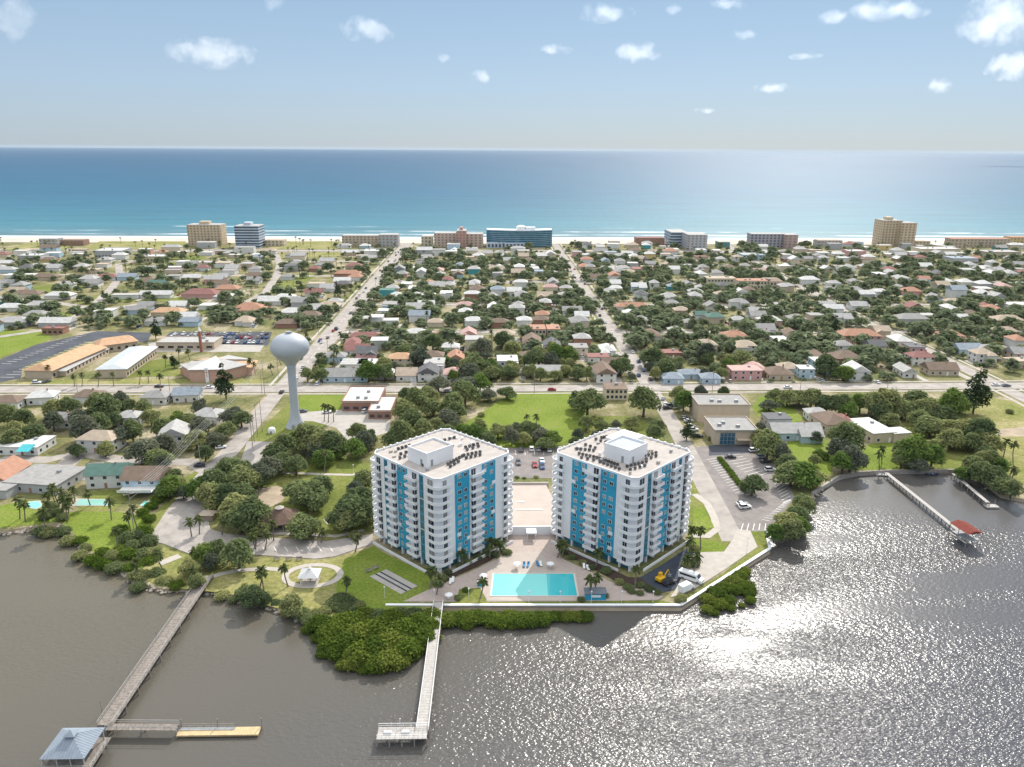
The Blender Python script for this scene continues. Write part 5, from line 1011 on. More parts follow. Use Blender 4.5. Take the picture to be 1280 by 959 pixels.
# measured houses of the town (photo pixel of the house, width, depth, height, roof, colours)
TOWN=[(680,464,24,10,3.4,'gable','pale grey','white'),(747,447,15,11,3.6,'flat','dark red','white'),(755,467,13,19,5.6,'gable','brown','white'),(835,442,22,11,3.6,'flat','dark red','brick'),(840,473,13,11,3.6,'hip','slate blue','pale blue'),(862,468,18,9,3.4,'hip','slate blue','pale blue'),(887,473,12,10,3.6,'hip','slate blue','pale blue'),(930,465,20,13,5.8,'flat','pink','pink'),(800,402,12,12,5.6,'hip','grey','white'),(827,403,11,9,3.8,'gable','pale grey','white'),(851,390,13,11,5.8,'hip','tan','pink'),(839,381,13,10,5.4,'hip','grey','white'),(875,395,10,9,4.6,'gable','green','white'),(893,398,15,13,5.4,'hip','green','beige'),(922,401,13,10,4,'hip','pale grey','white'),(956,402,12,12,5,'hip','white','pink'),(917,421,19,14,4,'hip','terracotta','white'),(954,413,16,14,4.4,'gable','grey','white'),(790,384,30,12,3.8,'hip','terracotta','white'),(715,390,17,11,5,'gable','grey','white'),(727,397,12,12,5.4,'gable','white','white'),(655,402,12,11,5.2,'hip','white','white'),(676,401,14,10,4,'hip','brown','brick'),(688,360,15,11,4,'hip','pink','cream'),(707,361,13,10,4,'hip','pale grey','cream'),(767,356,14,12,5.2,'gable','white','white'),(817,356,10,10,7,'hip','pale grey','white'),(843,359,16,12,4,'hip','slate blue','teal'),
(433,470,28,14,3.6,'gable','grey','pale blue'),(443,455,17,16,3.6,'flat','pale grey','white'),(460,455,12,14,3.6,'flat','white','white'),(447,438,18,12,3.6,'gable','dark red','white'),(457,421,24,10,3.4,'hip','dark red','brick'),(502,450,17,12,5.6,'hip','orange','cream'),(542,447,14,11,5.4,'hip','brown','beige'),(570,448,11,17,4,'gable','terracotta','white'),(480,467,13,12,3.6,'hip','white','white'),(509,469,13,13,3.8,'gable','tan','white'),(536,467,13,15,5.2,'gable','charcoal','white'),(567,468,12,13,4.4,'hip','pink','white'),(462,400,14,12,5,'flat','pale grey','white'),(471,399,11,12,6,'flat','white','white'),(489,402,12,10,4,'flat','white','white'),(525,396,18,12,5.6,'gable','slate blue','white'),(592,403,15,11,5.6,'hip','white','white'),(624,404,15,11,4.2,'hip','brown','brick'),(484,365,15,13,6,'flat','green','teal'),(536,371,13,10,6,'hip','white','pale blue'),(533,382,15,11,4.4,'gable','white','white'),(622,364,14,12,6.5,'hip','slate blue','white'),(435,343,30,14,4.4,'hip','terracotta','brick'),(443,334,20,14,5,'hip','dark red','beige'),(317,388,22,16,3.8,'hip','terracotta','cream'),(366,391,20,13,3.6,'hip','white','white'),(360,405,18,12,3.6,'hip','brown','brick'),(339,377,22,14,3.8,'gable','white','white'),
(252,368,34,18,4,'hip','dark red','pink'),(285,362,24,14,4,'hip','terracotta','beige'),(212,391,28,13,4,'hip','orange','beige'),(132,391,15,15,5.4,'flat','white','white'),(234,397,18,12,4,'gable','white','white'),(238,403,16,10,4,'gable','slate blue','pale blue'),(35,368,26,12,3.6,'hip','brown','cream'),(76,370,26,12,3.6,'hip','white','white'),(18,403,26,14,3.8,'hip','pale grey','grey'),(72,404,26,12,3.8,'gable','white','grey'),(160,347,20,12,3.8,'gable','slate blue','pale blue'),(185,353,22,14,4,'hip','brown','white'),(198,356,18,12,4.4,'gable','green','white'),(158,370,26,10,3.6,'flat','pale grey','white'),(196,369,30,11,3.6,'gable','white','white'),(27,345,34,14,3.6,'flat','white','white'),(58,347,28,13,3.6,'hip','brown','beige'),(100,347,24,12,3.6,'hip','brown','brick'),(135,347,22,12,3.6,'hip','dark red','white'),(312,385,22,14,4,'hip','terracotta','pink'),(52,382,24,12,3.6,'hip','pale grey','white'),(15,385,22,12,3.6,'hip','white','white'),
(1190,420,0,0,0,'','',''),(964,402,14,13,5.2,'hip','white','pink'),(953,418,15,11,3.6,'hip','grey','white'),(995,399,15,13,3.8,'hip','grey','white'),(1040,387,18,11,4.4,'gable','white','white'),(1032,383,13,10,4.4,'gable','pale grey','white'),(1100,367,12,10,6.5,'hip','white','white'),(1138,365,18,14,4.6,'hip','terracotta','pink'),(1195,366,15,13,9.5,'gable','slate blue','white'),(1193,378,20,10,4,'hip','tan','beige'),(1138,399,26,15,4,'hip','grey','grey'),(1192,399,22,11,3.8,'gable','white','white'),(1258,401,24,14,4.4,'hip','tan','beige'),(1073,421,30,16,6,'hip','terracotta','pink'),(1032,423,16,10,3.8,'hip','tan','beige'),(1187,421,16,15,5,'hip','terracotta','pink'),(1056,448,19,16,4.6,'hip','brown','brick'),(1022,447,10,17,4,'gable','brown','beige'),(1150,448,17,12,5.6,'hip','dark red','white'),(1174,462,20,13,3.8,'gable','brown','beige'),(1006,464,10,10,6,'flat','white','pale blue'),(1131,464,9,16,4,'gable','pale grey','white'),(972,467,16,15,3.8,'hip','brown','beige'),(942,461,12,17,3.8,'hip','pink','pink'),(1208,437,18,12,3.8,'gable','slate blue','pale blue'),(1231,438,16,12,3.8,'hip','pale grey','white'),(1273,453,17,11,4.6,'flat','tan','beige'),(1011,351,20,13,5.4,'hip','white','white'),(1055,340,22,14,5,'gable','grey','white'),(962,353,26,13,5,'hip','tan','beige'),(1269,382,22,14,4.4,'flat','white','white'),(1210,393,14,10,4,'hip','brown','cream'),(1255,415,18,12,4,'hip','tan','pink')]
for q in TOWN:
    if q[2]: phouse(*q,y_s=0.82)
# fill the remaining town lots
def on_road(x,y,m):
    for q,w in ROADS:
        for i in range(len(q)-1):
            ax,ay=q[i]; bx,by=q[i+1]; dx,dy=bx-ax,by-ay; L2=dx*dx+dy*dy
            t_=max(0,min(1,((x-ax)*dx+(y-ay)*dy)/L2)); 
            if (x-ax-dx*t_)**2+(y-ay-dy*t_)**2<(w/2+m)**2: return True
    return False
KEEP=[]     # open ground with no houses: fields and lots, as circles
for px,py,r in ((20,430,45),(70,440,45),(110,430,40),(270,424,45),(230,424,40),(310,424,40),(160,455,60),(300,460,45),(50,470,40),(150,308,60),(60,308,60),(190,307,60),(380,306,50),(395,316,45),(400,352,25),(60,357,18),(120,372,14),(250,373,20),(1235,485,45)): KEEP.append((*P(px,py),r))
def open_ground(x,y): return any((x-a)**2+(y-b)**2<r*r for a,b,r in KEEP)
r2=random.Random(23); fills=[]
y=404.0
while y<1012:
    xl=-0.68*y-40; xr=0.68*y+70
    x=xl+r2.uniform(0,15)
    left=lambda X: X<AV1
    while x<xr:
        step=r2.uniform(16.5,23) if x>AV1 else r2.uniform(22,34)
        xx=x+r2.uniform(-3,3); yy=y+r2.uniform(-5,5)
        if r2.random()<((0.66 if x>AV1 else 0.72) if y<900 else 0.86) and not on_road(xx,yy,7.5) and not taken(xx,yy,7.5) and not open_ground(xx,yy):
            fills.append((xx,yy))
            OCC.append((xx,yy,8))
        x+=step
    y+=19.5 if y<900 else 18
print('fills',len(fills),'explicit',len(ALLH))
fills.sort(key=lambda q:math.hypot(*q))
LIM=290-len(ALLH)
far_h=MB(); far_mats=[RM[k] for k in ROOFC]+[WM[k] for k in WALLC]; rk=list(ROOFC); wk=list(WALLC)
def pick(x,y):
    wr=r2.random(); beach=y>880
    rc=r2.choices(['grey','pale grey','white','brown','terracotta','tan','dark red','charcoal','slate blue','pink'],[20,26,28 if beach else 20,12,5,10,3,4,3,2])[0]
    wc=r2.choices(['white','cream','beige','pale blue','pink','grey','brick','yellow','teal'],[46,14,14,7,5,9,5,2,1])[0]
    kind=r2.choices(['hip','gable','flat'],[46,34,20] if not beach else [25,20,55])[0]
    if kind=='flat' and rc in ('terracotta','brown'): rc='white'
    return rc,wc,kind
for i,(x,y) in enumerate(fills):
    rc,wc,kind=pick(x,y); w=r2.uniform(9,13.5)*(1.25 if x<AV1 else 1); d=r2.uniform(8,11.5); h=r2.choice([3.2,3.4,3.6,5.2,5.6]) if x>AV1 else r2.choice([3.4,3.6,3.6,5.2]); 
    if r2.random()<0.25 and x>AV1: w,d=d,w+2
    if y>900 and r2.random()<0.4: w*=1.4; h=r2.choice([3.8,5.6,7])
    rz=r2.uniform(-0.05,0.05)
    wing=(w*0.5,d*0.6,w*r2.choice([-.25,.25]),-d*0.45) if r2.random()<0.45 else None
    if i<LIM: house(x,y,w,d,rz,h,kind,rc,wc,None,y<470,wing=wing)
    else:
        a,b=house_mesh(w,d,h,kind,0); c_,s_=math.cos(rz),math.sin(rz)
        for mm,mi in ((a,len(rk)+wk.index(wc)),(b,rk.index(rc))): far_h.add([(x+vx*c_-vy*s_,y+vx*s_+vy*c_,vz) for vx,vy,vz in mm.v],mm.f,mi)
if far_h.v: o=far_h.obj('distant_houses',far_mats); o['label']='mass of small far houses near the beach road'; struct(o,'stuff')
# say which house is which
ORD='first second third fourth fifth sixth seventh eighth ninth tenth eleventh twelfth thirteenth fourteenth fifteenth'.split()
def colname(x): return 'left of wide avenue' if x<AV1 else 'right of wide avenue' if x<AV2 else 'right of middle street' if x<285 else 'beyond right street'
def rowname(y): return 'first block past river road' if y<519 else 'second block past river road' if y<616 else 'third block past river road' if y<727 else 'fourth block past river road' if y<838 else 'block nearest beach'
cells={}
for t in ALLH:
    if t['label']: continue
    x,y=t.location.x,t.location.y; cells.setdefault((rowname(y),colname(x),t['rc'],t['rk'],t['wc']),[]).append(t)
for (rw,cl,rc,rk_,wc),ts in cells.items():
    ts.sort(key=lambda t:t.location.x); kd={'hip':'hip-roofed','gable':'gabled','flat':'flat-roofed'}[rk_]
    for i,t in enumerate(ts):
        wcc=wc+'-walled'; wcc=wcc.replace(' ','-')
        t['label']=f"{rc.replace(' ','-')} {kd} {wcc} house"+(f", {ORD[min(i,14)]} from left" if len(ts)>1 else '')+f", {rw}, {cl}"
for t in ALLH:
    t['group']='houses of the town'
    for k in ('rc','wc','rk'):
        if k in t: del t[k]

# driveways, cars standing on them, and a few garden fences
DW=MB(); r4=random.Random(31); nd=0; nf_=0
for t in list(ALLH):
    x,y=t.location.x,t.location.y
    if y<402 or y>820: continue
    b=[v for c in t.children if c.name.startswith('wall') for v in c.bound_box]; w=max(v[0] for v in b); d=max(v[1] for v in b)
    sx=r4.choice((-1,1)); sy=-1 if r4.random()<0.7 else 1; cx_=x+sx*(w+2.2)
    y0=y-d*0.3*sy; y1=y+sy*(d+7)
    if on_road(cx_,(y0+y1)/2,0.5): continue
    strip_geo(DW,[(cx_,min(y0,y1)),(cx_,max(y0,y1))],3.2,0.034)
    if r4.random()<0.55 and nd<110:
        c_=r4.choice(['white','silver','grey','black','white','blue','red','tan']); car(cx_,y1-sy*3.2,0.04,R(90)+r4.uniform(-.06,.06),c_,f'{c_} car on a house driveway, {rowname(y)}, {colname(x)}',f'{c_} driveway cars, {rowname(y)}, {colname(x)}',r4.random()<.5,False); nd+=1
    if r4.random()<0.35 and y<560 and nf_<26:
        nf_+=1; L_=r4.uniform(9,15); f=thing('garden_fence',f'pale garden fence beside the houses, {rowname(y)}, {colname(x)}','fence',(x-sx*(w+2.0),y+d*0.3,0),R(90),f'garden fences, {rowname(y)}, {colname(x)}')
        m=MB(); m.box(-L_/2,L_/2,-0.04,0.04,0.1,1.6); m.obj('panel',white if r4.random()<.6 else wood,f); m=MB(); m.box(-L_/2,L_/2,-0.07,0.07,1.603,1.68); m.obj('top_rail',wood,f)
struct(DW.obj('driveway',concrete))

for k in range(70):
    v_=r4.randrange(3)
    if v_==0: y=r4.choice(CROSS)+r4.choice((-2.2,2.2)); x=r4.uniform(-95,500 if y<800 else 420); rz_=0
    elif v_==1: x=AV2+r4.choice((-2.6,2.6)); y=r4.uniform(400,900); rz_=90
    else: x=AV1+r4.choice((-4.5,4.5,-2,2))-(y-400)*0.003 if k else AV1; y=r4.uniform(400,1000); rz_=90
    c_=r4.choice(['white','silver','grey','black','white','blue','red']); st_=('a cross street','the middle street','the wide avenue')[v_]
    car(x,y,0.1,R(rz_),c_,f'{c_} car out on {st_}, {rowname(y)}'+(f', {colname(x)}' if v_==0 else ''),f'{c_} cars on {st_}, {rowname(y)}, {colname(x) if v_==0 else ""}',r4.random()<.4,False)
# ------------------------------------------------------------------ vegetation
def leaf_cloud(rng,lobes,nq,qs,up=0.95,inner=0.74):
    """quads spread through the lobes' outer volume, turned roughly outwards"""
    L_=np.array(lobes,float); wgt=L_[:,3]**2; wgt/=wgt.sum(); k=rng.choice(len(L_),nq,p=wgt)
    d=rng.normal(size=(nq,3)); d/=np.linalg.norm(d,axis=1)[:,None]; d[:,2]=np.where(d[:,2]<-0.45,-d[:,2],d[:,2])
    r=L_[k,3]*(inner+(1-inner)*rng.random(nq)**0.45)*(1+0.12*rng.normal(size=nq))
    fl=L_[k,4]; c=L_[k,:3]+d*r[:,None]*np.stack([np.ones(nq),np.ones(nq),fl],1)
    nrm=d+0.55*rng.normal(size=(nq,3)); nrm[:,2]+=up; nrm/=np.linalg.norm(nrm,axis=1)[:,None]
    a=np.cross(nrm,rng.normal(size=(nq,3))); a/=np.linalg.norm(a,axis=1)[:,None]; b=np.cross(nrm,a)
    s=qs*(0.6+0.8*rng.random(nq))[:,None]
    V=np.stack([c-a*s,c-b*s*0.62+a*s*.1,c+a*s,c+b*s*0.62+a*s*.1],1).reshape(-1,3)
    return V,np.arange(nq*4).reshape(-1,4)
def oak_lobes(rng,r,h,n):
    out=[(0,0,h*0.60,r*0.66,0.85)]
    for i in range(n):
        a=2*math.pi*(i+rng.uniform(-.3,.3))/n; q=r*rng.uniform(0.40,0.66); out.append((q*math.cos(a),q*math.sin(a),h*rng.uniform(0.34,0.62),r*rng.uniform(0.32,0.48),rng.uniform(0.75,1.0)))
    for i in range(3): a=rng.uniform(0,6.28); q=r*rng.uniform(0.2,0.4); out.append((q*math.cos(a),q*math.sin(a),h*rng.uniform(0.70,0.86),r*rng.uniform(0.25,0.38),0.85))
    return out
OAK=[]
for i in range(7):
    rng=np.random.default_rng(100+i); h=1.5+0.12*(i%3); lob=oak_lobes(rng,1.0,h,6+i%3)   # unit crown radius
    V,F=leaf_cloud(rng,lob,2600,0.085); me=np_mesh('crown',V,F,leaf_oak)
    mb=MB(); mb.tube((0,0,0),(0.03,0,h*0.32),0.085,0.06,7)
    for l in lob[1:6]: mb.tube((0.03,0,h*0.3),(l[0]*0.8,l[1]*0.8,l[2]),0.05,0.02,5)
    OAK.append((me,mb.mesh('trunk',bark),h))
Vlo=[]
for i in range(5):
    rng=np.random.default_rng(300+i); h=1.4; lob=oak_lobes(rng,1.0,h,6); V,F=leaf_cloud(rng,lob,170,0.26,inner=0.78); Vlo.append((V,F))
def crown_px(px,py,r): return P(px,py,r*0.9)
NT={}
TREES=[]   # (distance, x, y, r, label, group)
def add_tree(x,y,r,label,group): TREES.append((math.hypot(x,y),x,y,r,label,group)); OCC.append((x,y,r*0.7))
def trees_px(lst,label,group=None):
    for i,(px,py,r) in enumerate(lst):
        x,y=P(px,py,r*0.95); add_tree(x,y,r*rnd.uniform(0.95,1.1),label if isinstance(label,str) else label[i],group if isinstance(label,str) else None)
trees_px([(18,532,6),(42,538,6),(68,510,5.5),(85,507,6),(66,527,5),(100,520,6),(130,512,7),(160,505,6),(178,511,5),(105,535,6.5),(122,530,6),(141,522,5),(152,541,6),(165,540,5),(205,556,5),(222,520,6),(237,523,5),(203,534,5),(15,548,5),(30,522,5),(8,518,6),(150,500,5),(118,502,5),(250,508,5),(188,520,5)],'dark bushy tree in the thicket of gardens below the river road at left','trees of the left gardens')
trees_px([(95,561,4),(131,562,3.5),(180,560,7),(196,568,6),(214,590,5),(212,608,5),(222,600,4.5),(228,612,4),(200,575,4.5)],'leafy tree around the green-roofed and brown-roofed river houses','trees at the river houses')
trees_px([(290,516,6),(301,522,5),(266,545,5),(250,532,6),(256,566,4),(282,535,5),(245,548,5)],'dark tree beside the track under the power wires','trees along the track')
trees_px([(268,602,7),(290,590,6),(302,600,6),(322,590,6),(336,581,5),(280,618,6),(264,620,6),(248,611,5),(300,612,6),(282,588,5)],'dark spreading tree in the park grove below the avenue','trees of the park grove')
trees_px([(295,632,7),(312,644,7),(300,650,5),(322,655,4.5)],'broad dark tree between the kiosk and the brown park shelter','trees left of the shelter')
trees_px([(345,562,6),(356,556,6),(368,549,5),(385,546,6),(400,550,6),(416,554,6),(405,570,5),(370,580,5),(392,562,5),(352,575,5),(424,562,4)],'round tree in the clump at the foot of the water tower','trees at the water tower')
trees_px([(385,612,7.5),(400,603,6),(372,608,6),(392,624,5)],'broad tree in the clump above the brown park shelter','trees above the shelter')
trees_px([(376,652,6)],['single round tree on the edge of the park car park beside the brown shelter'])
trees_px([(444,560,5),(455,551,5),(446,540,4.5),(460,545,4.5)],'tree by the clinic forecourt behind the left tower','trees by the forecourt')
trees_px([(437,638,6.5),(450,622,6),(456,598,5),(432,650,4.5),(458,640,5),(445,610,4)],'dark tree hugging the left side of the left tower','trees beside the left tower')
trees_px([(297,690,5.5)],['round tree standing on the island of the park car park'])
trees_px([(255,695,3.6),(262,702,3),(236,708,3.5),(315,742,4),(305,738,3),(272,690,3.5),(365,757,3.2),(245,725,3)],'low bushy tree on the bank near the root of the long pier','trees at the pier root')
trees_px([(580,537,4.8),(592,541,4.6),(606,541,4.6),(622,537,4.6),(634,535,4.6),(646,533,4.6),(657,536,4.4),(668,534,4.4),(677,541,4.6),(690,546,4),(681,552,4),(570,546,4.5),(600,533,4),(612,548,4),(640,546,4),(655,547,4)],'round dark tree in the row between the courtyard lot and the big lawn','trees behind the courtyard lot')
trees_px([(735,501,8.5)],['wide dark oak at the right edge of the big lawn']); trees_px([(805,502,8)],['wide dark oak between apartment block and lane'])
trees_px([(722,500,5),(733,528,4.4),(753,530,3.5),(770,531,3),(790,531,3.2),(722,542,3),(745,542,3),(718,552,3),(818,540,4),(822,530,4)],'small tree on the lawn behind the right tower','small trees behind the right tower')
trees_px([(566,500,7),(581,491,7),(560,520,6),(610,490,5),(570,515,5),(584,478,7),(600,478,6),(548,478,6)],'dark tree in the clump at the left corner of the big lawn','trees left of the big lawn')
trees_px([(634,488,5)],['round tree standing alone on the far edge of the big lawn'])
trees_px([(520,500,7),(505,510,7),(541,506,6),(535,490,6),(502,540,6),(516,526,6),(528,535,5),(492,548,5),(545,528,5),(558,535,5),(508,492,5)],'dark tree in the grove behind the left tower beside the clinic','trees behind the left tower')
trees_px([(855,500,6),(848,492,5),(875,489,4),(905,488,4)],'round tree beside the beige hall at the river road','trees by the hall')
trees_px([(960,556,6.5),(974,562,5.5),(951,546,4.5),(967,546,4),(950,538,4),(990,588,6.5),(1002,584,8),(1015,590,6),(985,575,5)],'dark tree along the right edge of the visitor lot','trees beside the visitor lot')
trees_px([(941,604,5)],['lone bright tree at the end of the hedge in the visitor lot'])
trees_px([(1003,623,4.5),(998,640,5),(985,648,4.5),(1008,632,4),(978,664,3.6),(990,664,4.2),(968,668,3),(1000,655,3.6)],'low round bush-like tree on the bank below the visitor lot','trees on the lot bank')
trees_px([(1060,549,7.5),(1050,560,6),(1064,573,6),(1054,578,5)],'tall dark tree on the lawn of the cove beside the white flat roof','trees on the cove lawn')
trees_px([(1020,546,3),(1024,565,2.6),(1018,575,2.6),(1030,568,2.6)],'small garden tree before the long pale blue house','garden trees at the pale blue house')
trees_px([(1035,500,7),(1050,503,7),(1076,500,7),(1092,505,7),(1110,501,8),(1130,506,7),(1160,505,8),(1178,512,7),(1190,505,8),(1202,500,7),(1145,498,7),(985,494,6),(1000,492,6),(1015,498,6),(970,492,5),(962,503,4.5),(1060,512,5),(1098,515,5)],'dark tree in the long wood just below the river road at right','wood below the river road')
trees_px([(1165,527,8),(1150,521,6),(1112,521,5),(1142,560,8),(1130,556,6),(1202,536,7),(1190,546,6),(1225,541,7),(1236,551,6),(1233,562,5),(1170,556,5),(1166,570,5),(1128,570,5),(1180,535,6),(1215,552,5),(1150,575,5)],'dark rounded tree on the rough bank behind the shorter dock','trees behind the shorter dock')
trees_px([(1225,590,5.5),(1240,592,5.5),(1252,602,5),(1215,578,5),(1230,575,5),(1248,580,4.5),(1265,612,4),(1205,588,4)],'tree at the water edge right of the shorter dock','trees right of the shorter dock')
# fill the town blocks with trees
r3=random.Random(5)
def zone_density(x,y):
    if x<AV1: return 0.5 if y<640 else 0.40
    if x<AV2: return 0.95
    return 0.95
nfill=0
def road_clear(x,y,m): return not on_road(x,y,m)
y=402.0
while y<1005:
    x=-0.68*y-30; st=7.6 if y<640 else 9.5
    while x<0.68*y+70:
        xx=x+r3.uniform(-3.4,3.4); yy=y+r3.uniform(-3.4,3.4); x+=st
        dn=zone_density(xx,yy)*(1.0 if yy<860 else 0.7 if yy<930 else 0.35)
        # clumping by a slow pattern
        cl=math.sin(xx*0.021+1.3)*math.sin(yy*0.033+xx*0.008)+math.sin(xx*0.05-yy*0.041)*0.6
        if r3.random()>dn*(0.72+0.34*cl): continue
        r=r3.uniform(2.2,4.8) if r3.random()<0.72 else r3.uniform(4.8,7.6)
        if open_ground(xx,yy): 
            continue
        if on_road(xx,yy,0.2+r*0.15): continue
        bad=False
        for a,b,c in OCC:
            dd=(xx-a)**2+(yy-b)**2
            if dd<(c*0.82+r*0.32)**2: bad=True; break
        if bad: 
            r*=0.5
            if r<1.6 or any((xx-a)**2+(yy-b)**2<(c*0.8+r*0.2)**2 for a,b,c in OCC): continue
        OCC.append((xx,yy,r*0.55)); nfill+=1
        TREES.append((math.hypot(xx,yy),xx,yy,r,f"leafy tree among the houses, {rowname(yy)}, {colname(xx)}",f"trees, {rowname(yy)}, {colname(xx)}"))
    y+=st*0.95
TREES.sort(key=lambda q:q[0]-q[3]*12)
print('trees',len(TREES),'fill',nfill)
TL=296; seen=set()
for i,(dist,x,y,r,lab,gr) in enumerate(TREES[:TL]):
    me,tr,h=OAK[r2.randrange(len(OAK))]; t=thing('tree',lab,'tree',(x,y,-0.05),r2.uniform(0,6.28),gr,(r*r2.uniform(0.85,1.12),r*r2.uniform(0.85,1.12),r*r2.uniform(0.75,1.15) if r>4 else r*r2.uniform(0.9,1.3))); link('trunk',tr,t); cw=link('crown',me,t); q_=r2.random()
    if q_<0.30: cw.material_slots[0].link='OBJECT'; cw.material_slots[0].material=leaf_fresh if q_<0.15 else leaf_grey
VV=[];FF=[];o_=0
rng=np.random.default_rng(77)
for dist,x,y,r,lab,gr in TREES[TL:]:
    V,F=Vlo[r2.randrange(len(Vlo))]; a=r2.uniform(0,6.28); c_,s_=math.cos(a),math.sin(a)
    M=np.array([[c_,-s_,0],[s_,c_,0],[0,0,1]]); V2=(V@M.T)*np.array([r,r,r*r2.uniform(0.8,1.05)])+np.array([x,y,0]); VV.append(V2); FF.append(F+o_); o_+=len(V)
me=np_mesh('distant_trees',np.concatenate(VV),np.concatenate(FF),leaf_far); o=link('distant_trees',me); o['label']='mass of far leafy trees between the houses of the town'; struct(o,'stuff')
# palms
PALM=[]
for i in range(3):
    rng=np.random.default_rng(500+i); V=[];F=[]
    for k in range(30):
        a=rng.uniform(0,6.28); el=rng.uniform(-0.9,1.3); d=np.array([math.cos(a)*math.cos(el),math.sin(a)*math.cos(el),math.sin(el)]); s=np.array([-math.sin(a),math.cos(a),0]); L_=rng.uniform(1.3,1.75)
        p0=np.zeros(3); p1=d*L_*0.5+np.array([0,0,0.12]); p2=d*L_*0.95+np.array([math.cos(a)*0.12,math.sin(a)*0.12,-0.38]); w=0.34
        b=len(V); V+=[p0-s*0.05,p0+s*0.05,p1+s*w+[0,0,-.1],p1,p1-s*w+[0,0,-.1],p2+s*w*.5+[0,0,-.2],p2,p2-s*w*.5+[0,0,-.2]]
        F+=[(b,b+1,b+2,b+3),(b,b+3,b+4,b),(b+3,b+2,b+5,b+6),(b+4,b+3,b+6,b+7)]
    me=bpy.data.meshes.new('crown'); me.from_pydata([tuple(map(float,v)) for v in V],[],[tuple(dict.fromkeys(f)) for f in F]); me.materials.append(leaf_palm); me.update()
    tr=MB(); tr.tube((0,0,0),(0.1,0,0.5),0.028,0.022,7); tr.tube((0.1,0,0.5),(0.12,0,1.0),0.022,0.02,7); tr.v=[(vx*8,vy*8,vz) for vx,vy,vz in tr.v]
    PALM.append((me,tr.mesh('trunk',palm_bark)))
def palm(x,y,h,lab,gr,parts=True,cs=1.0):
    c,tr=PALM[r2.randrange(3)]; t=thing('palm_tree',lab,'palm tree',(x,y,0),r2.uniform(0,6.28),gr)
    link('trunk',tr,t,(0,0,0),0,(1,1,h)); link('crown',c,t,(0.96,0,h),r2.uniform(0,6.28),cs); return t
def palms_px(lst,lab,gr,h=7.0,cs=1.15):     # pixel of the crown
    for px,py in lst:
        hh=h*rnd.uniform(0.85,1.15); x,y=P(px,py,hh); palm(x,y,hh,lab,gr,cs=cs*rnd.uniform(0.9,1.1)); OCC.append((x,y,1.2))
palms_px([(20,624),(27,629),(60,617),(66,612),(73,617),(75,625),(62,628),(80,632),(50,640),(70,608),(82,622)],'palm in the cluster beside the round garden pool','palms by the round pool',6.5,1.3)
palms_px([(91,611),(110,614),(136,628)],'slender palm on the lawn at the long narrow pool','palms by the narrow pool',6)
palms_px([(160,642),(144,662),(168,636)],'tall palm by the pole on the lawn near the water','palms near the shore pole',7)
palms_px([(376,560),(381,558),(386,560),(392,558),(404,568),(361,568),(371,562)],'slender palm in front of the clump below the water tower','palms below the water tower',6.5)
palms_px([(320,604),(237,650),(247,650),(275,650),(318,662),(329,655),(340,652),(329,668)],'palm along the upper edge of the park car park','palms above the car park',6)
palms_px([(390,660),(400,663),(318,668)],'short palm on the strip right of the park shelter','palms by the shelter strip',5)
palms_px([(358,710),(323,713),(328,718),(243,690),(200,690),(168,705),(236,712)],'palm on the grass between car park and water','palms near the bank',5.5)
palms_px([(443,671),(430,727)],'palm on the lawn left of the left tower','palms left of the left tower',5.5)
palms_px([(536,713),(541,712),(545,722)],'palm at the front corner of the left tower','palms at the left tower corner',5.5,1.2)
palms_px([(575,690),(612,679),(618,677),(622,681),(600,727)],'palm in the planting between left tower and pool','palms left of the pool',5,1.2)
palms_px([(697,680),(702,679),(745,691),(739,722),(744,719)],'palm in the planting between right tower and pool','palms right of the pool',5,1.2)
palms_px([(795,713)],'palm at the front corner of the right tower','single palm at right tower',5.5,1.2)
palms_px([(863,674),(868,693),(861,696),(878,664),(865,660)],'palm around the turnaround right of the right tower','palms at the turnaround',6,1.2)
palms_px([(661,521),(672,520)],'palm rising above the tree row by the big lawn','palms above the row',9)
palms_px([(404,507),(409,508),(416,510)],'palm on the clinic forecourt','palms on the forecourt',7,1.2)
palms_px([(1105,562),(1103,568),(1258,553),(1271,556),(1268,588),(1135,563),(1046,556),(1180,556),(1246,572)],'palm on the right river bank','palms of the right bank',7,1.3)
palms_px([(100,468),(60,458),(91,470),(120,468),(140,467),(172,466),(184,465),(198,470),(222,438),(236,438),(205,445),(310,450),(318,455)],'palm on the school grounds','palms of the school',6.5,1.2)
npalm=0
for i in range(16): 
    y=408+i*26+r3.uniform(-6,6)
    for sx in (-1,1):
        if r3.random()<0.7: palm(AV1-(y-400)*0.003+sx*12+r3.uniform(-1,1),y,r3.uniform(4.5,7),'palm on the verge of the wide avenue','palms along the wide avenue',cs=1.25); npalm+=1
for i in range(14):
    y=410+i*26+r3.uniform(-6,6)
    for sx in (-1,1):
        if r3.random()<0.7: palm(AV2+sx*8+r3.uniform(-1,1),y,r3.uniform(4.5,7.5),'palm on the verge of the middle street','palms along the middle street',cs=1.25); npalm+=1
k=0
while k<105:
    y=r3.uniform(402,760); x=r3.uniform(-0.66*y,0.68*y)
    if on_road(x,y,2) or taken(x,y,1.2) or open_ground(x,y): continue
    palm(x,y,r3.uniform(5,9),f'palm among the houses, {rowname(y)}, {colname(x)}',f'palms, {rowname(y)}, {colname(x)}',cs=r3.uniform(1.1,1.4)); OCC.append((x,y,1.2)); k+=1
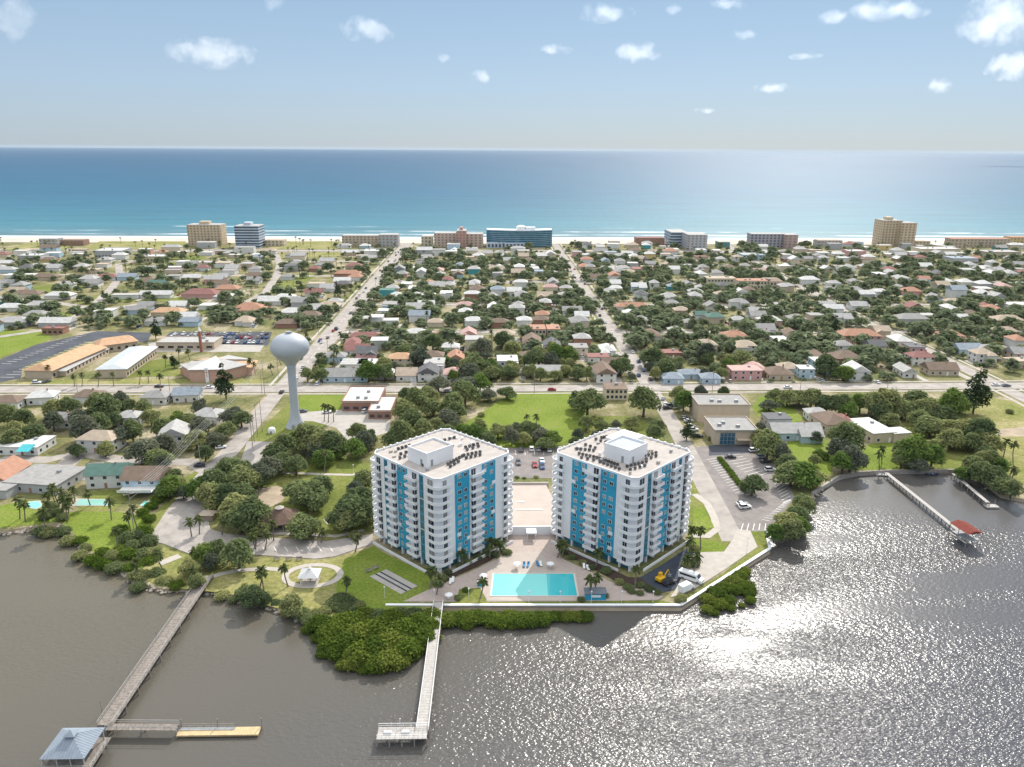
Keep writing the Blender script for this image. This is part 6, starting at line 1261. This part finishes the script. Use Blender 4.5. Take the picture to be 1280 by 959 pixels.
# far palms and beach palms as one mass
VV=[];FF=[];o_=0; rng=np.random.default_rng(9)
for k in range(620):
    y=r3.uniform(740,1020); x=r3.uniform(-0.67*y,0.67*y)
    if on_road(x,y,1.5) or taken(x,y,1.0): continue
    h=r3.uniform(5,9); V,F=leaf_cloud(rng,[(0,0,h,1.5,0.8)],40,0.6,inner=0.4); VV.append(V+np.array([x,y,0])); FF.append(F+o_); o_+=len(V)
    tv=np.array([(-.2,0,0),(.2,0,0),(.2,0,h),(-.2,0,h),(0,-.2,0),(0,.2,0),(0,.2,h),(0,-.2,h)])+np.array([x,y,0]); VV.append(tv); FF.append(np.array([[0,1,2,3],[4,5,6,7]])+o_); o_+=8
o=link('distant_palms',np_mesh('distant_palms',np.concatenate(VV),np.concatenate(FF),leaf_palm)); o['label']='mass of far palms along the beach road'; struct(o,'stuff')
# low garden planting round the town houses, one mass
VV=[];FF=[];o_=0; rng=np.random.default_rng(19); base=leaf_cloud(rng,[(0,0,0.5,0.8,0.8),(0.7,0.2,0.4,0.5,0.8),(-0.5,0.4,0.35,0.5,0.8)],60,0.26)
for k in range(2600):
    y=r3.uniform(398,900); x=r3.uniform(-0.67*y,0.69*y)
    if on_road(x,y,0.6) or open_ground(x,y) or any((x-a)**2+(y-b)**2<(c*0.8)**2 for a,b,c in OCC if c>6): continue
    s_=r3.uniform(0.8,1.9); a=r3.uniform(0,6.28); c_,q_=math.cos(a)*s_,math.sin(a)*s_; M=np.array([[c_,-q_,0],[q_,c_,0],[0,0,s_]]); VV.append(base[0]@M.T+np.array([x,y,0])); FF.append(base[1]+o_); o_+=len(base[0])
o=link('garden_shrubbery',np_mesh('garden_shrubbery',np.concatenate(VV),np.concatenate(FF),leaf_far)); o['label']='low shrubs in the gardens of the town'; struct(o,'stuff')
# tall pines
PI=[]
for i in range(2):
    rng=np.random.default_rng(700+i); lob=[]
    for k in range(9):
        z=0.25+0.72*k/8; rr=0.17*(1.08-0.8*k/8)*(0.8+0.4*rng.random()); a=rng.uniform(0,6.28); lob.append((0.07*math.cos(a),0.07*math.sin(a),z,rr,0.8))
    V,F=leaf_cloud(rng,lob,1500,0.028); tr=MB(); tr.tube((0,0,0),(0,0,0.95),0.018,0.006,6); PI.append((np_mesh('crown',V,F,leaf_pine),tr.mesh('trunk',bark)))
for px,py,h,lab in ((283,500,19,'tall dark conifer by the river road left of the water tower'),(1216,517,24,'tall thin pine standing above the trees on the right bank'),(422,372,14,'narrow dark cypress-like conifer left of the wide avenue'),(1042,420,14,'narrow dark conifer among the right houses'),(218,460,8,'small conifer beside the church'),(858,550,9,'grey-green conifer at the back of the right tower'),(195,425,15,'dark conifer at the edge of the school lot')):
    x,y=P(px,py); c,tr=PI[rnd.randrange(2)]; t=thing('pine_tree',lab,'pine tree',(x,y,0),rnd.uniform(0,6.28),None,(h*(1.5 if h<12 else 1.1),)*2+(h,)); link('trunk',tr,t); link('crown',c,t)
# shrubs, hedges, mangroves
SHR=[]
for i in range(4):
    rng=np.random.default_rng(800+i); lob=[(0,0,0.35,0.7,0.75)]+[(0.55*math.cos(a)*rng.uniform(.7,1.1),0.55*math.sin(a)*rng.uniform(.7,1.1),rng.uniform(0.25,0.5),rng.uniform(0.35,0.55),0.8) for a in np.linspace(0,5.2,6)]
    lo=leaf_cloud(rng,lob,1500,0.085,inner=0.78); SHR.append(lo)
def mk(me_mat,n): return [np_mesh(n,V,F,me_mat) for V,F in SHR]
SM=mk(leaf_mangrove,'crown'); SO=mk(leaf_oak,'crown'); SB=mk(leaf_bright,'crown')
stem=MB()
for a in range(5): stem.tube((0.25*math.cos(a*1.26),0.25*math.sin(a*1.26),-0.45),(0.1*math.cos(a*1.26),0.1*math.sin(a*1.26),0.4),0.03,0.02,5)
stem=stem.mesh('stem',bark)
def shrub(px,py,r,h,lab,gr,ms,name='shrub',cat='shrub',z=-1.0):
    x,y=P(px,py,max(z,0)+h*0.4); t=thing(name,lab,cat,(x,y,z),rnd.uniform(0,6.28),gr,(r,r,h)); link('stem',stem,t); link('crown',ms[rnd.randrange(4)],t); return t
for px,py,r,h in ((402,776,4,4),(415,785,4.6,4.6),(430,775,4.6,4.6),(432,800,4.6,4.6),(450,790,5,5),(448,812,4.6,4.2),(468,805,5,4.8),(470,785,5,5),(485,820,4.2,3.8),(468,824,3.8,3.4),(488,800,5,4.8),(505,785,5,5),(508,806,4.6,4.2),(524,775,4.6,4.6),(526,792,4.4,4),(538,778,3.6,3.6),(410,800,3.6,3.4),(540,765,3,3),(490,770,4.4,4.4),(452,768,4,4.2),(438,825,3,2.6),(500,822,3,2.6),(520,805,3.2,2.8),(420,812,3.2,3)):
    shrub(px,py,r*0.92,h*1.15,'yellow-green mangrove bush in the big clump left of the boardwalk pier','mangroves left of the boardwalk pier',SM,'mangrove_bush','mangrove')
for px in range(560,690,13): shrub(px,768+rnd.uniform(-3,4),3.4,3.0,'yellow-green mangrove bush in the row under the seawall below the pool','mangroves under the seawall',SM,'mangrove_bush','mangrove')
for px in (695,708,720,733): shrub(px,766,2.6,2.0,'low mangrove bush in the tower shadow under the seawall','mangroves in the shade',SM,'mangrove_bush','mangrove')
for px,py,r in ((885,745,2.6),(897,737,3),(908,730,2.8),(918,722,2.8),(926,716,2.6),(934,728,2.6),(938,738,2.2),(900,751,2.6),(912,746,2.4),(884,757,2),(932,710,2.2),(922,733,2.4),(938,746,1.8)):
    shrub(px,py,r,r*0.95,'yellow-green mangrove bush on the marsh outside the seawall corner','mangroves at the seawall corner',SM,'mangrove_bush','mangrove')
for px,py,r in ((165,705,3),(174,715,3.4),(178,690,3.4),(186,698,3),(196,712,3),(205,722,3),(172,730,2.6),(220,728,2.6),(100,690,3),(115,697,3),(130,700,3),(142,706,3),(150,695,2.6),(78,660,3),(60,662,3),(85,672,3),(100,672,2.6),(50,660,3)):
    shrub(px,py,r,r*1.0,'dense bush on the left river bank below the house lawns','bushes of the left bank',SO if rnd.random()<.6 else SB)
for px,py,r in ((150,662,2.6),(158,672,3),(165,682,3),(172,668,2.6),(182,662,3),(186,676,3.2),(160,692,3),(148,688,2.4),(140,694,2.6),(128,690,2.4),(108,684,2.2),(192,690,2.6),(178,640,2.4),(188,632,2.6),(196,624,2.6),(205,616,2.8),(186,648,2.4),(70,640,2.2),(78,646,2.4),(66,634,2.4),(55,646,2.2)):
    shrub(px,py,r,r*1.2,'leafy bush between the house lawns and the park car park','bushes between lawns and car park',SB if rnd.random()<.5 else SO,z=-0.1)
for px,py,r in ((385,782,2.2),(396,792,2),(402,812,2),(428,826,2.2),(455,832,1.9),(476,832,1.8),(497,826,1.8),(515,816,2),(533,806,2),(545,792,1.8),(548,778,1.6),(392,770,2.2),(560,776,1.6),(585,778,1.8),(612,776,1.6),(640,778,1.5),(668,774,1.6),(915,756,1.5),(942,733,1.3),(895,762,1.3),(928,752,1.2)):
    shrub(px,py,r,r*0.9,'small ragged mangrove seedling bush standing in the shallows','mangrove fringe in the shallows',SM,'mangrove_bush','mangrove',z=-1.1)
for px,py,r in ((278,740,2.4),(292,745,2),(330,748,2.6),(345,750,2),(360,760,2.6),(375,762,2.8),(385,770,2.6),(395,764,2.6),(318,748,2.4)):
    shrub(px,py,r,r*0.9,'scrubby bush among the rocks on the park bank','bushes of the park bank',SO)
for px,py,r in ((425,746,3.4),(416,752,3),(436,750,3),(447,754,2.6),(430,758,3),(405,760,2.6),(445,765,3.4),(470,768,3.4),(500,766,3.2),(518,764,3)):
    shrub(px,py,r,r*1.1,'dark bush in the tower shade above the mangrove clump','bushes above the mangroves',SO)
for i in range(13):
    t_=i/12; shrub(900+(930-900)*t_,573+(611-573)*t_,1.5,1.5,'clipped shrub in the hedge dividing the visitor lot','hedge shrubs of the visitor lot',SB,z=0.05)
for px,py,r,lab in ((575,706,1.2,0),(585,702,1.2,0),(598,697,1.2,0),(610,692,1.4,0),(620,692,1.6,0),(560,715,1.3,0),(555,722,1.4,0),(549,730,1.4,0),(634,690,1.6,0),(705,690,1.2,1),(715,696,1.3,1),(728,703,1.2,1),(740,709,1.2,1),(758,713,1.8,1),(775,727,1.4,1),(785,733,1.6,1),(800,731,1.5,1),(812,736,1.5,1),(822,740,1.3,1),(800,741,1.2,1),(790,739,1.2,1)):
    shrub(px,py,r*1.1,r,('dark shrub in the planting bed along the left tower','dark shrub in the planting bed along the right tower')[lab],('shrubs along the left tower','shrubs along the right tower')[lab],SO,z=0.1)
for px,py,r,lab in ((582,737,1.2,'round clipped bush on the terrace edge left of the pool'),(572,747,1.2,'low dark bush at the terrace corner beside the bright grass'),(756,744,1.2,'small bush right of the blue pool hut'),(727,749,1.3,'low bush below the right end of the pool'),(851,748,2.0,'spiky bush by the seawall corner below the van'),(868,704,2.2,'dry bush under the palms on the turnaround island'),(858,706,1.8,'second dry bush under the turnaround palms, nearer the tower'),(868,684,1.8,'low hedge bush on the kerb of the lower turnaround lawn'),(443,668,2.4,'dense bush at the foot of the lone palm by the ramp'),(646,597,1.2,'small bush at the left end of the courtyard planter'),(670,597,1.2,'small bush at the right end of the courtyard planter'),(655,598,1.0,'low yellow bush in the middle of the courtyard planter'),(1262,514,2.2,'lone round bush on the dry field at right'),(602,518,2,'low bush on the left part of the big lawn'),(894,540,2.2,'yellow-green bush in the bed between hall and office'),(889,548,1.8,'lower bush in the bed between hall and office')):
    shrub(px,py,r,r,lab,None,SB if 'yellow' in lab or 'clipped' in lab else SO,z=0.1 if 'courtyard' not in lab else 2.2)
# stones of the bank
RK=[]
mb=MB(); rr_=random.Random(3)
ico=[(0,0,1),(0.894,0,0.447),(0.276,0.851,0.447),(-0.724,0.526,0.447),(-0.724,-0.526,0.447),(0.276,-0.851,0.447),(0.724,0.526,-0.447),(-0.276,0.851,-0.447),(-0.894,0,-0.447),(-0.276,-0.851,-0.447),(0.724,-0.526,-0.447),(0,0,-1)]
icf=[(0,1,2),(0,2,3),(0,3,4),(0,4,5),(0,5,1),(1,6,2),(2,7,3),(3,8,4),(4,9,5),(5,10,1),(6,7,2),(7,8,3),(8,9,4),(9,10,5),(10,6,1),(11,7,6),(11,8,7),(11,9,8),(11,10,9),(11,6,10)]
for seg,nn in ((bank,520),([(1015,620),(1040,598),(1048,594)],60),([(957,664),(985,652),(1008,628)],60)):
    q=[Vector(P(*a)) for a in seg]
    for k in range(nn):
        i=rr_.randrange(len(q)-1); p_=q[i].lerp(q[i+1],rr_.random()); s_=rr_.uniform(0.25,0.8); d=rr_.uniform(-1.0,1.6)
        mb.add([(p_.x+vx*s_*rr_.uniform(.7,1.2),p_.y-d+vy*s_*rr_.uniform(.7,1.2),-0.35-max(d,0)*0.5+vz*s_*0.7) for vx,vy,vz in ico],icf)
o=mb.obj('shore_rubble',mat('bank_stone',(0.33,0.29,0.24),0.95,0.3,0.8)); o['label']='loose stones along the river banks'; struct(o,'stuff')
# ------------------------------------------------------------------ fair weather clouds, far out over the sea
cm_=bpy.data.materials.new('cloud_vapour'); cm_.use_nodes=True; N=cm_.node_tree.nodes; L=cm_.node_tree.links; N.remove(N['Principled BSDF'])
v=N.new('ShaderNodeVolumePrincipled'); v.inputs['Color'].default_value=(1,1,1,1); v.inputs['Anisotropy'].default_value=0.6
tc=N.new('ShaderNodeTexCoord'); g=N.new('ShaderNodeNewGeometry'); n=N.new('ShaderNodeTexNoise'); n.inputs['Scale'].default_value=0.0055; n.inputs['Detail'].default_value=4; n.inputs['Roughness'].default_value=0.6; L.new(g.outputs['Position'],n.inputs['Vector'])
ln=N.new('ShaderNodeVectorMath'); ln.operation='LENGTH'; L.new(tc.outputs['Object'],ln.inputs[0])
sb_=math_node(N,'SUBTRACT',a=1.0); L.new(ln.outputs['Value'],sb_.inputs[1])
n2=math_node(N,'MULTIPLY_ADD',b=3.4); n2.inputs[2].default_value=-1.95; L.new(n.outputs[0],n2.inputs[0])
ad_=math_node(N,'ADD'); L.new(sb_.outputs[0],ad_.inputs[0]); L.new(n2.outputs[0],ad_.inputs[1])
mr=N.new('ShaderNodeMapRange'); mr.inputs[1].default_value=0.0; mr.inputs[2].default_value=0.5; mr.inputs[3].default_value=0.0; mr.inputs[4].default_value=0.0019; L.new(ad_.outputs[0],mr.inputs[0]); L.new(mr.outputs[0],v.inputs['Density']); L.new(v.outputs[0],N['Material Output'].inputs['Volume'])
ball=MB(); ball.v=list(ico); ball.f=[list(f) for f in icf]
import bmesh
bm=bmesh.new(); bmesh.ops.create_icosphere(bm,subdivisions=3,radius=1.0); cme=bpy.data.meshes.new('cloud'); bm.to_mesh(cme); bm.free(); cme.materials.append(cm_)
CL=[(265,67,92,30,'long ragged white cloud high at left'),(460,37,64,26,'compact white cloud above the left of centre'),(552,73,20,9,'tiny cloud wisp below the compact cloud'),(602,96,26,15,'small faint cloud right of the tiny wisp'),(757,16,62,20,'streak-shaped white cloud at the top right of centre'),(797,67,50,25,'puffy white cloud below the streak-shaped cloud'),(690,62,50,11,'thin wispy cloud left of the puffy cloud'),(847,12,28,14,'small cloud right of the streak-shaped cloud'),(910,4,44,14,'small cloud cut by the top edge'),(929,43,30,11,'thin small cloud below the top edge cloud'),(1050,21,46,14,'slanting thin cloud left of the bright bank'),(1115,12,80,20,'bright long cloud at the top right'),(1007,70,34,9,'flat faint cloud at upper right'),(965,110,38,11,'flat cloud low at right of centre'),(882,138,24,7,'lowest faint cloud streak over the sea'),(1175,107,28,15,'small cloud low at right'),(1252,26,80,46,'large bright ragged cloud in the top right corner'),(1266,82,50,28,'cloud below the large corner cloud at the right edge'),(14,18,44,50,'hazy cloud in the top left corner'),(343,4,24,22,'faint cloud at the top above the long ragged one')]
for px,py,w_,h_,lab in CL:
    d=Vector(_ray(px,py)); el=d.z/math.hypot(d.x,d.y); dist=min(1200.0/max(el,0.02),16000.0); p_=d/math.hypot(d.x,d.y)*dist; k=p_.length/FPX
    o=link('cloud',cme,None,(p_.x,p_.y,H+p_.z),math.atan2(-d.x,d.y),(w_*k*0.55,w_*k*0.45,h_*k*0.58)); tag(o,lab,'cloud','clouds over the sea')
# ------------------------------------------------------------------ air
if HAZE:
    m=bpy.data.materials.new('haze'); m.use_nodes=True; N=m.node_tree.nodes; L=m.node_tree.links; N.remove(N['Principled BSDF']); v=N.new('ShaderNodeVolumePrincipled'); v.inputs['Color'].default_value=(0.60,0.68,0.76,1); v.inputs['Density'].default_value=HAZE; v.inputs['Anisotropy'].default_value=0.2; L.new(v.outputs[0],N['Material Output'].inputs['Volume'])
    mb=MB(); mb.box(-46000,46000,-2000,47000,-4,131); o=mb.obj('haze',m); struct(o,'stuff')
